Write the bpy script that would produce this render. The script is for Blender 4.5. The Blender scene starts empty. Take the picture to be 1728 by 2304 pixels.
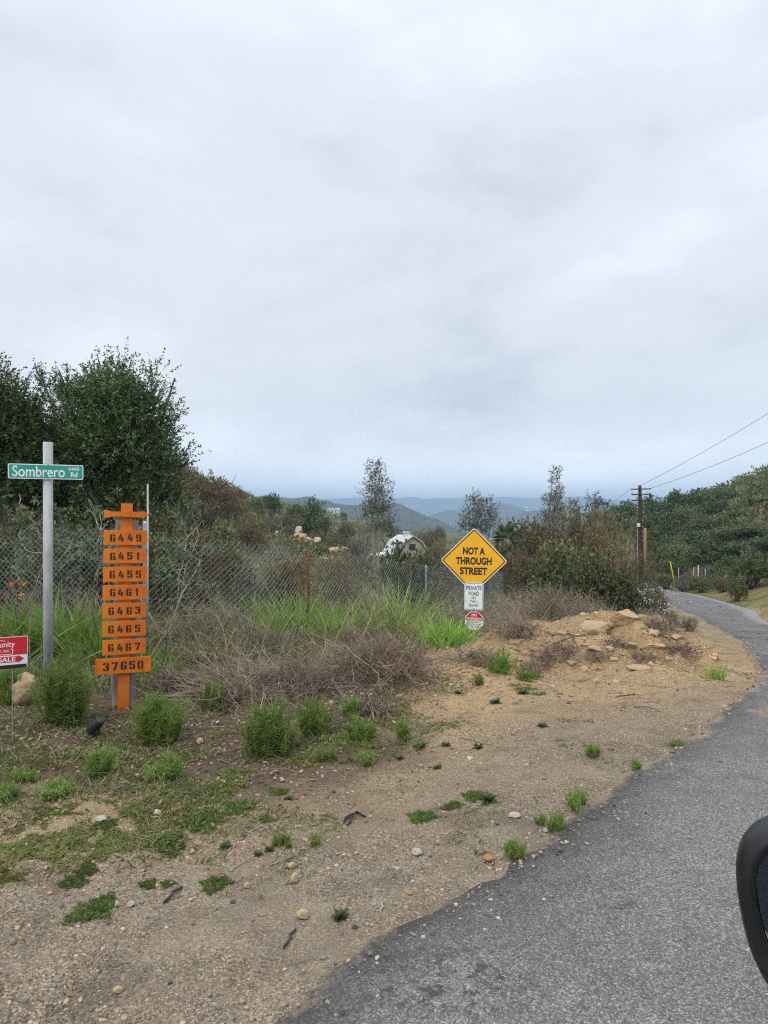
import bpy, bmesh, math, random
import numpy as np
from mathutils import Vector, Matrix

SC = bpy.context.scene
COL = SC.collection
R = math.radians
F_PX, CU, CV, EYE = 1529.0, 864.0, 1152.0, 1.70      # photograph: 1728 x 2304, level camera

# ------------------------------------------------------------------ camera
cam_d = bpy.data.cameras.new('camera')
cam_d.sensor_fit = 'VERTICAL'
cam_d.sensor_height = 24.0
cam_d.lens = 24.0 * F_PX / 2304.0
cam_d.clip_start = 0.05
cam_d.clip_end = 30000
cam = bpy.data.objects.new('camera', cam_d)
COL.objects.link(cam)
cam.location = (0, 0, EYE)
cam.rotation_euler = (R(90), 0, 0)
SC.camera = cam

# ------------------------------------------------------------------ overcast sky
SUN_EL, SUN_AZ = 52.0, 205.0          # behind the camera, a little to the left
world = bpy.data.worlds.new('World')
SC.world = world
world.use_nodes = True
wn, wl = world.node_tree.nodes, world.node_tree.links
wn.clear()
def wnode(t, **kw):
    n = wn.new(t)
    for k, v in kw.items():
        setattr(n, k, v)
    return n
def wmath(op, a, b=None, c=None):
    n = wnode('ShaderNodeMath', operation=op)
    for i, s in enumerate((a, b, c)):
        if s is None: continue
        if isinstance(s, (int, float)): n.inputs[i].default_value = s
        else: wl.new(s, n.inputs[i])
    return n.outputs[0]
w_out = wnode('ShaderNodeOutputWorld')
w_bg = wnode('ShaderNodeBackground')
w_sky = wnode('ShaderNodeTexSky', sky_type='NISHITA', sun_disc=False)
w_sky.sun_elevation = R(SUN_EL); w_sky.sun_rotation = R(SUN_AZ)
w_sky.air_density = 1.4; w_sky.dust_density = 3.0
w_tc = wnode('ShaderNodeTexCoord')
w_sep = wnode('ShaderNodeSeparateXYZ')
wl.new(w_tc.outputs['Generated'], w_sep.inputs[0])
zz = wmath('MAXIMUM', w_sep.outputs['Z'], 0.0)
den = wmath('ADD', zz, 0.16)
w_comb = wnode('ShaderNodeCombineXYZ')
wl.new(wmath('DIVIDE', w_sep.outputs['X'], den), w_comb.inputs[0])
wl.new(wmath('DIVIDE', w_sep.outputs['Y'], den), w_comb.inputs[1])
def wnoise(scale, detail, rough, off, dist=0.0):
    m = wnode('ShaderNodeMapping')
    m.inputs['Location'].default_value = off
    wl.new(w_comb.outputs[0], m.inputs[0])
    n = wnode('ShaderNodeTexNoise')
    n.inputs['Scale'].default_value = scale; n.inputs['Detail'].default_value = detail
    n.inputs['Roughness'].default_value = rough; n.inputs['Distortion'].default_value = dist
    wl.new(m.outputs[0], n.inputs['Vector'])
    return n.outputs[0]
n1 = wnoise(0.75, 5, 0.45, (3.1, 1.7, 0.0), 0.25)
_m = wnode('ShaderNodeMapping'); _m.inputs['Location'].default_value = (2.3, 4.2, 1.1); _m.inputs['Scale'].default_value = (1, 1, 2.1)
wl.new(w_tc.outputs['Generated'], _m.inputs[0])
_n = wnode('ShaderNodeTexNoise'); _n.inputs['Scale'].default_value = 4.6; _n.inputs['Detail'].default_value = 6; _n.inputs['Roughness'].default_value = 0.52; _n.inputs['Distortion'].default_value = .25
wl.new(_m.outputs[0], _n.inputs['Vector'])
n2 = _n.outputs[0]
nsum = wmath('ADD', wmath('MULTIPLY', n1, 0.52), wmath('MULTIPLY', n2, 0.48))
ramp = wnode('ShaderNodeValToRGB')
ramp.color_ramp.interpolation = 'EASE'
e = ramp.color_ramp.elements
e[0].position = 0.32; e[0].color = (0.570, 0.617, 0.690, 1)
e[1].position = 0.68; e[1].color = (0.825, 0.865, 0.930, 1)
m = ramp.color_ramp.elements.new(0.50); m.color = (0.705, 0.748, 0.818, 1)
wl.new(nsum, ramp.inputs[0])
# an overcast sky is brighter towards the zenith
zen = wnode('ShaderNodeMapRange', interpolation_type='SMOOTHSTEP')
wl.new(w_sep.outputs['Z'], zen.inputs[0])
zen.inputs['From Min'].default_value = 0.50; zen.inputs['From Max'].default_value = 1.0
zen.inputs['To Min'].default_value = 1.0; zen.inputs['To Max'].default_value = 1.9
low = wnode('ShaderNodeMapRange', interpolation_type='SMOOTHSTEP')          # thinner cloud towards the horizon
wl.new(w_sep.outputs['Z'], low.inputs[0])
low.inputs['From Min'].default_value = 0.0; low.inputs['From Max'].default_value = 0.16
low.inputs['To Min'].default_value = 1.55; low.inputs['To Max'].default_value = 1.0
w_mul = wnode('ShaderNodeVectorMath', operation='SCALE')
wl.new(ramp.outputs[0], w_mul.inputs[0]); wl.new(wmath('MULTIPLY', zen.outputs[0], low.outputs[0]), w_mul.inputs['Scale'])
w_sc = wnode('ShaderNodeVectorMath', operation='SCALE')
wl.new(w_sky.outputs[0], w_sc.inputs[0]); w_sc.inputs['Scale'].default_value = 0.06
w_mix = wnode('ShaderNodeMix', data_type='RGBA')
w_mix.inputs[0].default_value = 0.93
wl.new(w_sc.outputs[0], w_mix.inputs[6]); wl.new(w_mul.outputs[0], w_mix.inputs[7])
wl.new(w_mix.outputs[2], w_bg.inputs[0])
w_bg.inputs[1].default_value = 1.0
wl.new(w_bg.outputs[0], w_out.inputs[0])

sun_d = bpy.data.lights.new('sun', 'SUN')
sun_d.energy = 1.4
sun_d.angle = R(28)
sun_d.color = (1.0, 0.96, 0.90)
sun = bpy.data.objects.new('sun', sun_d)
COL.objects.link(sun)
_az = R(SUN_AZ)
_to = Vector((math.sin(_az) * math.cos(R(SUN_EL)), math.cos(_az) * math.cos(R(SUN_EL)), math.sin(R(SUN_EL))))
sun.rotation_euler = _to.to_track_quat('Z', 'Y').to_euler()
sun.location = (0, -10, 30)

SC.view_settings.view_transform = 'Standard'
SC.view_settings.look = 'None'
SC.view_settings.exposure = 0.30
SC.view_settings.gamma = 1.0
SC.render.engine = 'CYCLES'
SC.cycles.use_denoising = False
SC.cycles.use_adaptive_sampling = False
SC.cycles.filter_width = 1.15
SC.cycles.max_bounces = 6
SC.cycles.diffuse_bounces = 3
SC.cycles.transmission_bounces = 4
SC.cycles.volume_bounces = 0
SC.cycles.transparent_max_bounces = 8

# ------------------------------------------------------------------ helpers: numbers
def _hash(ix, iy, s):
    h = np.sin(ix * 127.1 + iy * 311.7 + s * 74.7) * 43758.5453
    return h - np.floor(h)
def vnoise(x, y, s=0):
    x = np.asarray(x, float); y = np.asarray(y, float)
    ix = np.floor(x); iy = np.floor(y); fx = x - ix; fy = y - iy
    fx = fx * fx * (3 - 2 * fx); fy = fy * fy * (3 - 2 * fy)
    a = _hash(ix, iy, s); b = _hash(ix + 1, iy, s); c = _hash(ix, iy + 1, s); d = _hash(ix + 1, iy + 1, s)
    return (a * (1 - fx) + b * fx) * (1 - fy) + (c * (1 - fx) + d * fx) * fy - 0.5
def fbm(x, y, s=0, o=4):
    t = 0; a = 1.0; f = 1.0
    for k in range(o):
        t = t + a * vnoise(np.asarray(x) * f + 13.7 * k, np.asarray(y) * f - 7.1 * k, s + k); a *= 0.5; f *= 2.03
    return t
def sstep(a, b, x):
    t = np.clip((np.asarray(x, float) - a) / (b - a), 0, 1)
    return t * t * (3 - 2 * t)
def unit(v):
    return v / np.maximum(np.linalg.norm(v, axis=-1, keepdims=True), 1e-9)

# ------------------------------------------------------------------ the shape of the land
def px(u, v, Y):
    """a point of the place, Y metres ahead, given where the photo shows it"""
    return ((u - CU) / F_PX * Y, Y, EYE - (v - CV) / F_PX * Y)
CTRL = []
for u, v, Y in [
    (0, 2304, 2.26), (864, 2304, 2.26), (1728, 2304, 2.26), (0, 2000, 3.05), (864, 2000, 3.06), (1500, 2000, 3.06),
    (0, 1700, 4.8), (285, 1600, 6.15), (100, 1640, 5.5), (600, 1640, 5.5), (850, 1640, 5.5), (1000, 1580, 6.3),
    (1200, 1650, 5.2), (900, 1515, 7.45), (1000, 1500, 8.0), (700, 1545, 7.0), (1070, 1470, 10.6), (1100, 1420, 9.6), (1100, 1490, 8.3), (1180, 1402, 9.5), (1180, 1482, 8.4), (1250, 1408, 9.6), (1250, 1480, 8.5), (1250, 1400, 10.8),
    (1330, 1392, 9.7), (1420, 1388, 9.8), (1490, 1408, 9.7), (1570, 1450, 9.7), (1335, 1505, 8.2), (1440, 1512, 8.0), (1420, 1395, 11.2), (1550, 1512, 7.9),
    (1650, 1542, 6.9), (1250, 1540, 7.2), (1400, 1620, 5.6), (1711, 1525, 8.1),
    (1656, 1437, 14), (1562, 1385, 22), (1490, 1344, 34), (1458, 1328, 46),
    (1728, 1401, 22.6), (1667, 1370, 29.5), (1562, 1338, 42), (1480, 1326, 52),
    (1728, 1372, 26), (1650, 1345, 36), (1540, 1325, 52), (1500, 1312, 58), (1442, 1312, 60),
    (1550, 1292, 68), (1500, 1195, 110), (1440, 1165, 150), (1620, 1255, 68), (1728, 1290, 50),
    (1560, 1150, 120), (1650, 1135, 115), (1728, 1122, 100), (1900, 1085, 95),
    (400, 1095, 85), (500, 1135, 105), (580, 1132, 140), (650, 1150, 170), (740, 1170, 210), (850, 1186, 260), (1000, 1202, 300),
    (480, 1215, 42), (560, 1215, 50), (680, 1225, 60), (740, 1270, 45), (800, 1265, 60), (620, 1180, 95),
    (700, 1195, 120), (820, 1215, 150), (960, 1222, 190), (300, 1130, 60), (200, 1200, 32), (0, 1080, 60),
]:
    CTRL.append(px(u, v, Y))
CTRL += [(-9, 10.5, -.1), (-5, 8.9, -.1), (-2.96, 8.8, -.13), (-1.42, 12.5, -.5), (.18, 17, -1.0), (2.45, 24, -1.8), (5.5, 32, -2.65),
         (9.3, 40, -3.1), (-3, 20, -1.9), (-0.5, 27, -3.0), (3.5, 37, -4.0), (-7, 18, -.4), (-10, 17, -.2), (6.0, 20, -1.45), (9, 30, -2.25),
         (4, 17, -1.05), (2.4, 13, -.68), (0.5, 11, -.45), (-1.5, 9.6, -.22), (13, 46, -3.5),
         (4, 60, -7.0), (10, 62, -6.5), (17, 75, -7), (4, 110, -9.5), (20, 120, -13), (14, 240, -22), (60, 260, -14),
         (0, 0, 0), (4, 0, 0), (-4, 0, 0), (0, -6, 0), (10, -6, 0), (-12, -6, 0), (-14, 4, .1), (8, 5, 0), (12, 10, -.5), (14, 3, 0), (7.2, 8.4, -.22),
         (9.5, 14, -.95), (16, 16, -.6), (20, 24, 0.2), (30, 36, 3.6), (45, 40, 7), (40, 10, 3), (-20, 10, 1), (-40, 20, 5), (-40, 60, 11), (-30, 100, 9), (-90, 90, 16), (-60, 160, 14),
         (60, 90, 10), (90, 130, 16), (80, 200, 0), (30, 180, -6),
         (-30, 300, -8), (20, 450, -35), (-120, 600, -40), (150, 600, -40), (400, 500, -20), (-500, 600, -10),
         (0, 1500, -60), (-900, 1500, -60), (900, 1500, -60), (0, 6000, -60), (-5000, 6000, -60), (5000, 6000, -60), (0, 12000, -60),
         (3000, 500, -30), (-3000, 500, -30), (0, -11, 0)]
CTRL = np.array(CTRL)
def _warp(x, y):
    q = np.maximum(np.asarray(y, float) + 14.0, 2.0)
    return np.stack([2.0 * np.arctan(np.asarray(x, float) / q * 0.9), np.log(q)], -1), q
_cp, _cq = _warp(CTRL[:, 0], CTRL[:, 1])
_K = lambda r: np.sqrt(r * r + 0.05 ** 2)
_A = _K(np.linalg.norm(_cp[:, None] - _cp[None], axis=-1)) - 1e-3 * np.eye(len(_cp))
_B = np.hstack([np.ones((len(_cp), 1)), _cp])
_M = np.block([[_A, _B], [_B.T, np.zeros((3, 3))]])
_W = np.linalg.solve(_M, np.concatenate([CTRL[:, 2] / _cq, np.zeros(3)]))

def poly_resample(P, step):
    P = np.array(P, float)
    # Catmull-Rom through the points, then even spacing
    Q = np.vstack([2 * P[0] - P[1], P, 2 * P[-1] - P[-2]])
    out = []
    for i in range(1, len(Q) - 2):
        t = np.linspace(0, 1, 40, endpoint=False)[:, None]
        out.append(0.5 * ((2 * Q[i]) + (-Q[i-1] + Q[i+1]) * t + (2*Q[i-1] - 5*Q[i] + 4*Q[i+1] - Q[i+2]) * t**2 + (-Q[i-1] + 3*Q[i] - 3*Q[i+1] + Q[i+2]) * t**3))
    out = np.vstack(out + [Q[-2][None]])
    d = np.concatenate([[0], np.cumsum(np.linalg.norm(np.diff(out, axis=0), axis=1))])
    n = max(2, int(d[-1] / step))
    s = np.linspace(0, d[-1], n)
    return np.stack([np.interp(s, d, out[:, k]) for k in range(out.shape[1])], -1)

ROAD_L = [(-4.8, -3.0), (-2.6, -0.2), (-.36, 2.30), (.42, 3.05), (.98, 3.64), (1.42, 4.10), (2.58, 5.46), (3.62, 6.75), (4.70, 8.6), (5.8, 11), (7.25, 14), (10.04, 22), (13.9, 34), (17.9, 46), (20.5, 58), (20, 72)]
ROAD_R = [(3.5, -12), (7, -6), (9, -2), (10, 2), (10.2, 6), (9.9, 9.5), (9.9, 12), (10.1, 15), (10.8, 18), (12.8, 22.8), (15.7, 29.5), (19.2, 42), (22.9, 58), (23, 72)]
_L = poly_resample(ROAD_L, 0.5); _Rr = poly_resample(ROAD_R, 0.5)
_POLY = np.vstack([_L, _Rr[::-1]])
def seg_dist(x, y, P):
    x = np.asarray(x, float); y = np.asarray(y, float)
    best = np.full(x.shape, 1e9)
    for a, b in zip(P[:-1], P[1:]):
        d = b - a; L2 = d @ d
        t = np.clip(((x - a[0]) * d[0] + (y - a[1]) * d[1]) / L2, 0, 1)
        best = np.minimum(best, (x - a[0] - t * d[0]) ** 2 + (y - a[1] - t * d[1]) ** 2)
    return np.sqrt(best)
def in_poly(x, y, P):
    x = np.asarray(x, float); y = np.asarray(y, float)
    ins = np.zeros(x.shape, bool)
    for (x0, y0), (x1, y1) in zip(P, np.roll(P, -1, 0)):
        if y0 == y1: continue
        c = ((y0 > y) != (y1 > y)) & (x < (x1 - x0) * (y - y0) / (y1 - y0) + x0)
        ins ^= c
    return ins
def road_sd(x, y):
    """metres to the road's edge, negative on the asphalt"""
    d = seg_dist(x, y, _POLY)
    return np.where(in_poly(x, y, _POLY), -d, d)

def Hbase(x, y):
    x = np.asarray(x, float); y = np.asarray(y, float)
    shp = x.shape
    p, q = _warp(x.ravel(), y.ravel())
    out = np.empty(len(p))
    for i in range(0, len(p), 20000):
        r = np.linalg.norm(p[i:i+20000, None] - _cp[None], axis=-1)
        out[i:i+20000] = (_K(r) @ _W[:len(_cp)] + _W[len(_cp)] + p[i:i+20000] @ _W[len(_cp)+1:]) * q[i:i+20000]
    return out.reshape(shp)
def _ledge(v, n):
    k = v * n; f = np.floor(k); return (f + sstep(.15, .6, k - f)) / n
def Hoff(x, y, sd):
    """relief of the open dirt: clods, ruts, the washed bank"""
    off = sstep(0.0, 0.7, sd)
    dist = np.sqrt(x * x + y * y)
    near = 1 - sstep(14, 26, dist)
    h = off * near * (0.06 * fbm(x / 1.3, y / 1.3, 3, 3) + 0.034 * fbm(x / .28, y / .28, 8, 4))
    bank = np.exp(-((x - 2.9) / 2.2) ** 2 - ((y - 9.0) / 1.3) ** 2) * off
    h = h + bank * (0.46 * (np.abs(fbm(x / .7 + .35 * y, y / 1.5, 21, 5)) - .16) + 0.12 * fbm(x / .22 + .3 * y, y / .4, 5, 3))
    led = fbm(x / 1.5 + .5 * y, y / 1.9, 91, 3)
    h = h + np.sqrt(bank) * .38 * (_ledge(led, 6) - led)
    lip = np.exp(-((x - .55) / .9) ** 2 - ((y - 7.55 + .12 * x) / .42) ** 2) * off
    h = h + lip * (.10 + .10 * fbm(x / .3, y / .3, 15, 3))
    far = sstep(25, 120, dist) * sstep(1, 6, sd)
    h = h + far * (0.010 * dist * fbm(x / (6 + 0.06 * dist), y / (6 + .06 * dist), 31, 4)) * (1 - 0.6 * sstep(400, 1200, dist))
    return h
def H(x, y):
    x = np.asarray(x, float); y = np.asarray(y, float)
    return Hbase(x, y) + Hoff(x, y, road_sd(x, y))
def h1(x, y):
    return float(H(np.array([x]), np.array([y]))[0])
_ys = np.geomspace(1.6, 500, 2500)
def gp(u, v, ymin=1.6):
    """the point of the ground that the photo shows at u, v"""
    xs = (u - CU) / F_PX * _ys; zr = EYE - (v - CV) / F_PX * _ys
    g = H(xs, _ys)
    k = np.nonzero((zr <= g) & (_ys >= ymin))[0]
    k = k[0] if len(k) else len(_ys) - 1
    return (float(xs[k]), float(_ys[k]), float(g[k]))

# ------------------------------------------------------------------ helpers: objects
def tag(o, label=None, cat=None, group=None, kind=None):
    if label: o['label'] = label
    if cat: o['category'] = cat
    if group: o['group'] = group
    if kind: o['kind'] = kind
    return o
def link(name, me, parent=None, loc=(0, 0, 0), rot=(0, 0, 0)):
    o = bpy.data.objects.new(name, me)
    COL.objects.link(o)
    o.location = loc; o.rotation_euler = rot
    if parent: o.parent = parent
    return o
def thing(name, label, cat, loc=(0, 0, 0), rz=0, group=None):
    o = link(name, None, None, loc, (0, 0, rz))
    o.empty_display_size = .2
    return tag(o, label, cat, group)
def dup(o, parent=None):
    c = o.copy(); COL.objects.link(c)
    if parent: c.parent = parent
    for ch in list(o.children): dup(ch, c)
    return c
def mesh_np(name, V, Fc, mats, mi=None, smooth=False, attrs=None):
    V = np.asarray(V, np.float32); Fc = np.asarray(Fc, np.int32)
    me = bpy.data.meshes.new(name)
    me.vertices.add(len(V)); me.vertices.foreach_set('co', V.ravel())
    k = Fc.shape[1]
    me.loops.add(Fc.size); me.loops.foreach_set('vertex_index', Fc.ravel())
    me.polygons.add(len(Fc)); me.polygons.foreach_set('loop_start', np.arange(0, Fc.size, k, dtype=np.int32))
    if not isinstance(mats, (list, tuple)): mats = [mats]
    for m_ in mats: me.materials.append(m_)
    if mi is not None: me.polygons.foreach_set('material_index', np.asarray(mi, np.int32))
    me.polygons.foreach_set('use_smooth', np.full(len(Fc), smooth))
    for an, av in (attrs or {}).items():
        me.attributes.new(an, 'FLOAT', 'POINT').data.foreach_set('value', np.asarray(av, np.float32).ravel())
    me.update(calc_edges=True)
    return me
class Acc:
    """gathers quads of several materials into ONE mesh"""
    def __init__(s): s.V = []; s.F = []; s.M = []; s.n = 0; s.mats = []
    def add(s, vf, mat):
        V, Fc = vf
        if mat not in s.mats: s.mats.append(mat)
        s.V.append(np.asarray(V, np.float32)); s.F.append(np.asarray(Fc) + s.n); s.M.append(np.full(len(Fc), s.mats.index(mat))); s.n += len(V)
        return s
    def mesh(s, name, smooth=False):
        return mesh_np(name, np.vstack(s.V), np.vstack(s.F), s.mats, np.concatenate(s.M), smooth)
    def link(s, name, parent=None, loc=(0, 0, 0), smooth=False):
        return link(name, s.mesh(name, smooth), parent, loc)

class MB:
    """solid shapes in a bmesh"""
    def __init__(s): s.bm = bmesh.new()
    def prism(s, pts, y0, y1):
        """outline in x,z pulled from y0 (front) to y1 (back)"""
        f = [s.bm.verts.new((x, y0, z)) for x, z in pts]; b = [s.bm.verts.new((x, y1, z)) for x, z in pts]
        n = len(pts)
        s.bm.faces.new(f); s.bm.faces.new(b[::-1])
        for i in range(n): s.bm.faces.new((f[i], b[i], b[(i+1) % n], f[(i+1) % n]))
        return s
    def flat(s, pts, y):
        s.bm.faces.new([s.bm.verts.new((x, y, z)) for x, z in pts]); return s
    def ring(s, outer, inner, y):
        o = [s.bm.verts.new((x, y, z)) for x, z in outer]; i = [s.bm.verts.new((x, y, z)) for x, z in inner]
        n = len(o)
        for k in range(n): s.bm.faces.new((o[k], o[(k+1) % n], i[(k+1) % n], i[k]))
        return s
    def box(s, x0, x1, y0, y1, z0, z1):
        v = [s.bm.verts.new(p) for p in ((x0,y0,z0),(x1,y0,z0),(x1,y1,z0),(x0,y1,z0),(x0,y0,z1),(x1,y0,z1),(x1,y1,z1),(x0,y1,z1))]
        for f in ((0,3,2,1),(4,5,6,7),(0,1,5,4),(1,2,6,5),(2,3,7,6),(3,0,4,7)): s.bm.faces.new([v[k] for k in f])
        return s
    def tube(s, path, radii, n=10, caps=True):
        path = [Vector(p) for p in path]
        if isinstance(radii, (int, float)): radii = [radii] * len(path)
        prev = None
        for i, p in enumerate(path):
            t = (path[min(i+1, len(path)-1)] - path[max(i-1, 0)]).normalized()
            a = Vector((1, 0, 0)) if abs(t.x) < .8 else Vector((0, 1, 0))
            u_ = t.cross(a).normalized(); w_ = t.cross(u_)
            rg = [s.bm.verts.new(p + (u_ * math.cos(2*math.pi*k/n) + w_ * math.sin(2*math.pi*k/n)) * radii[i]) for k in range(n)]
            if prev:
                for k in range(n): s.bm.faces.new((prev[k], prev[(k+1) % n], rg[(k+1) % n], rg[k]))
            elif caps: s.bm.faces.new(rg[::-1])
            prev = rg
        if caps: s.bm.faces.new(prev)
        return s
    def build(s, name, mat, parent=None, loc=(0, 0, 0), rot=(0, 0, 0), bevel=0, smooth=False):
        bmesh.ops.recalc_face_normals(s.bm, faces=s.bm.faces)
        if bevel: bmesh.ops.bevel(s.bm, geom=list(s.bm.edges), offset=bevel, segments=2, affect='EDGES', profile=.6, clamp_overlap=True)
        me = bpy.data.meshes.new(name); s.bm.to_mesh(me); s.bm.free()
        for m_ in (mat if isinstance(mat, (list, tuple)) else [mat]): me.materials.append(m_)
        if smooth: me.polygons.foreach_set('use_smooth', np.full(len(me.polygons), True))
        return link(name, me, parent, loc, rot)
def rrect(w, h, r, n=5, cx=0, cz=0):
    pts = []
    for (sx, sz, a0) in ((1, 1, 0), (-1, 1, 90), (-1, -1, 180), (1, -1, 270)):
        for k in range(n + 1):
            a = R(a0 + 90 * k / n)
            pts.append((cx + sx * (w/2 - r) + r * math.cos(a), cz + sz * (h/2 - r) + r * math.sin(a)))
    return pts
def text_mesh(name, body, mat, parent, cx, cz, w, h, y, bold=0.0, depth=0.0008):
    cu = bpy.data.curves.new(name, 'FONT')
    cu.body = body; cu.size = 1; cu.offset = bold; cu.extrude = 0.0; cu.align_x = 'CENTER'; cu.resolution_u = 6
    o = bpy.data.objects.new(name, cu); COL.objects.link(o)
    dg = bpy.context.evaluated_depsgraph_get()
    me = bpy.data.meshes.new_from_object(o.evaluated_get(dg))
    bpy.data.objects.remove(o); bpy.data.curves.remove(cu)
    co = np.empty(len(me.vertices) * 3, np.float32); me.vertices.foreach_get('co', co); co = co.reshape(-1, 3)
    lo, hi = co.min(0), co.max(0)
    x = (co[:, 0] - (lo[0] + hi[0]) / 2) / (hi[0] - lo[0]) * w + cx
    z = (co[:, 1] - lo[1]) / (hi[1] - lo[1]) * h - h / 2 + cz
    me.vertices.foreach_set('co', np.stack([x, np.full(len(x), y), z], -1).astype(np.float32).ravel())
    me.name = name; me.materials.clear(); me.materials.append(mat)
    me.update()
    return link(name, me, parent)

# ------------------------------------------------------------------ helpers: materials
class NT:
    def __init__(s, name):
        s.m = bpy.data.materials.new(name); s.m.use_nodes = True
        s.n = s.m.node_tree.nodes; s.l = s.m.node_tree.links
        s.b = s.n['Principled BSDF']; s.out = s.n['Material Output']
        s._tc = None
    def new(s, t, **kw):
        n = s.n.new(t)
        for k, v in kw.items(): setattr(n, k, v)
        return n
    def put(s, sock, v):
        if v is None: return
        if isinstance(v, bpy.types.NodeSocket): s.l.new(v, sock)
        elif isinstance(v, (tuple, list)): sock.default_value = tuple(v) + ((1,) if len(v) == 3 and len(sock.default_value) == 4 else ())
        else: sock.default_value = v
    def pos(s):
        if not s._tc: s._tc = s.new('ShaderNodeNewGeometry')
        return s._tc.outputs['Position']
    def obj(s):
        return s.new('ShaderNodeTexCoord').outputs['Object']
    def noise(s, scale, detail=4, rough=.55, vec=None, out=0, stretch=None, dist=0.0):
        n = s.new('ShaderNodeTexNoise'); v = vec or s.pos()
        if stretch:
            mp = s.new('ShaderNodeMapping'); mp.inputs['Scale'].default_value = stretch; s.l.new(v, mp.inputs[0]); v = mp.outputs[0]
        s.l.new(v, n.inputs['Vector'])
        n.inputs['Scale'].default_value = scale; n.inputs['Detail'].default_value = detail; n.inputs['Roughness'].default_value = rough; n.inputs['Distortion'].default_value = dist
        return n.outputs[out]
    def voro(s, scale, vec=None, feature='F1', out='Distance'):
        n = s.new('ShaderNodeTexVoronoi', feature=feature); s.l.new(vec or s.pos(), n.inputs['Vector']); n.inputs['Scale'].default_value = scale
        return n.outputs[out]
    def math(s, op, a, b=None, c=None):
        n = s.new('ShaderNodeMath', operation=op)
        for i, v in enumerate((a, b, c)): s.put(n.inputs[i], v)
        return n.outputs[0]
    def rng(s, v, a, b, c=0, d=1, smooth=True):
        n = s.new('ShaderNodeMapRange'); n.interpolation_type = 'SMOOTHSTEP' if smooth else 'LINEAR'
        for i, q in enumerate((v, a, b, c, d)): s.put(n.inputs[i], q)
        return n.outputs[0]
    def mix(s, f, a, b, mode='MIX'):
        n = s.new('ShaderNodeMix', data_type='RGBA', blend_type=mode); s.put(n.inputs[0], f); s.put(n.inputs[6], a); s.put(n.inputs[7], b)
        return n.outputs[2]
    def ramp(s, f, stops):
        n = s.new('ShaderNodeValToRGB'); e_ = n.color_ramp.elements
        while len(e_) < len(stops): e_.new(0.5)
        for i, (p, c) in enumerate(stops): e_[i].position = p; e_[i].color = tuple(c) + (1,)
        s.l.new(f, n.inputs[0]); return n.outputs[0]
    def attr(s, name):
        return s.new('ShaderNodeAttribute', attribute_name=name).outputs['Fac']
    def bump(s, h, strength=.5, dist=.01, base=None):
        n = s.new('ShaderNodeBump'); n.inputs['Strength'].default_value = strength; n.inputs['Distance'].default_value = dist
        s.l.new(h, n.inputs['Height'])
        if base: s.l.new(base, n.inputs['Normal'])
        return n.outputs[0]
    def done(s, col=None, rough=None, nrm=None, spec=None, metal=None):
        s.put(s.b.inputs['Base Color'], col); s.put(s.b.inputs['Roughness'], rough); s.put(s.b.inputs['Metallic'], metal)
        s.put(s.b.inputs['Specular IOR Level'], spec)
        if nrm: s.l.new(nrm, s.b.inputs['Normal'])
        return s.m
def leafmat(name, cols, trans=.25, rough=.55, clump=1.2, spec=.3):
    """leaves: each its own shade, clumps of paler and darker growth"""
    t = NT(name)
    isl = t.new('ShaderNodeNewGeometry').outputs['Random Per Island']
    cl = t.noise(clump, 2, .5, t.obj())
    f = t.math('ADD', t.math('MULTIPLY', isl, .62), t.math('MULTIPLY', t.rng(cl, .3, .7), .38))
    cols = [(r_ * 1.55, g_ * 1.45, b_ * 1.40) for r_, g_, b_ in cols]
    n = len(cols)
    c = t.ramp(f, [(0.05 + .9 * i / max(1, n - 1), cc) for i, cc in enumerate(cols)])
    orr = t.new('ShaderNodeObjectInfo').outputs['Random']
    hs = t.new('ShaderNodeHueSaturation')
    t.l.new(c, hs.inputs['Color']); t.put(hs.inputs['Value'], t.rng(orr, 0, 1, .82, 1.2, False)); t.put(hs.inputs['Hue'], t.rng(orr, 0, 1, .49, .51, False))
    c = hs.outputs[0]
    t.done(c, rough, None, spec)
    if trans:
        tr = t.new('ShaderNodeBsdfTranslucent'); t.l.new(c, tr.inputs[0])
        mx = t.new('ShaderNodeMixShader'); mx.inputs[0].default_value = trans
        t.l.new(t.b.outputs[0], mx.inputs[1]); t.l.new(tr.outputs[0], mx.inputs[2]); t.l.new(mx.outputs[0], t.out.inputs[0])
    return t.m
def simplemat(name, a, b=None, scale=20, rough=.6, bump=0, metal=0, spec=None, detail=5, stretch=None, lo=.35, hi=.65):
    t = NT(name)
    o = t.obj()
    nz = t.noise(scale, detail, .6, o, stretch=stretch)
    c = t.mix(t.rng(nz, lo, hi), a, b or a)
    nr = t.bump(nz, bump, .01) if bump else None
    return t.done(c, rough, nr, spec, metal)

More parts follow.
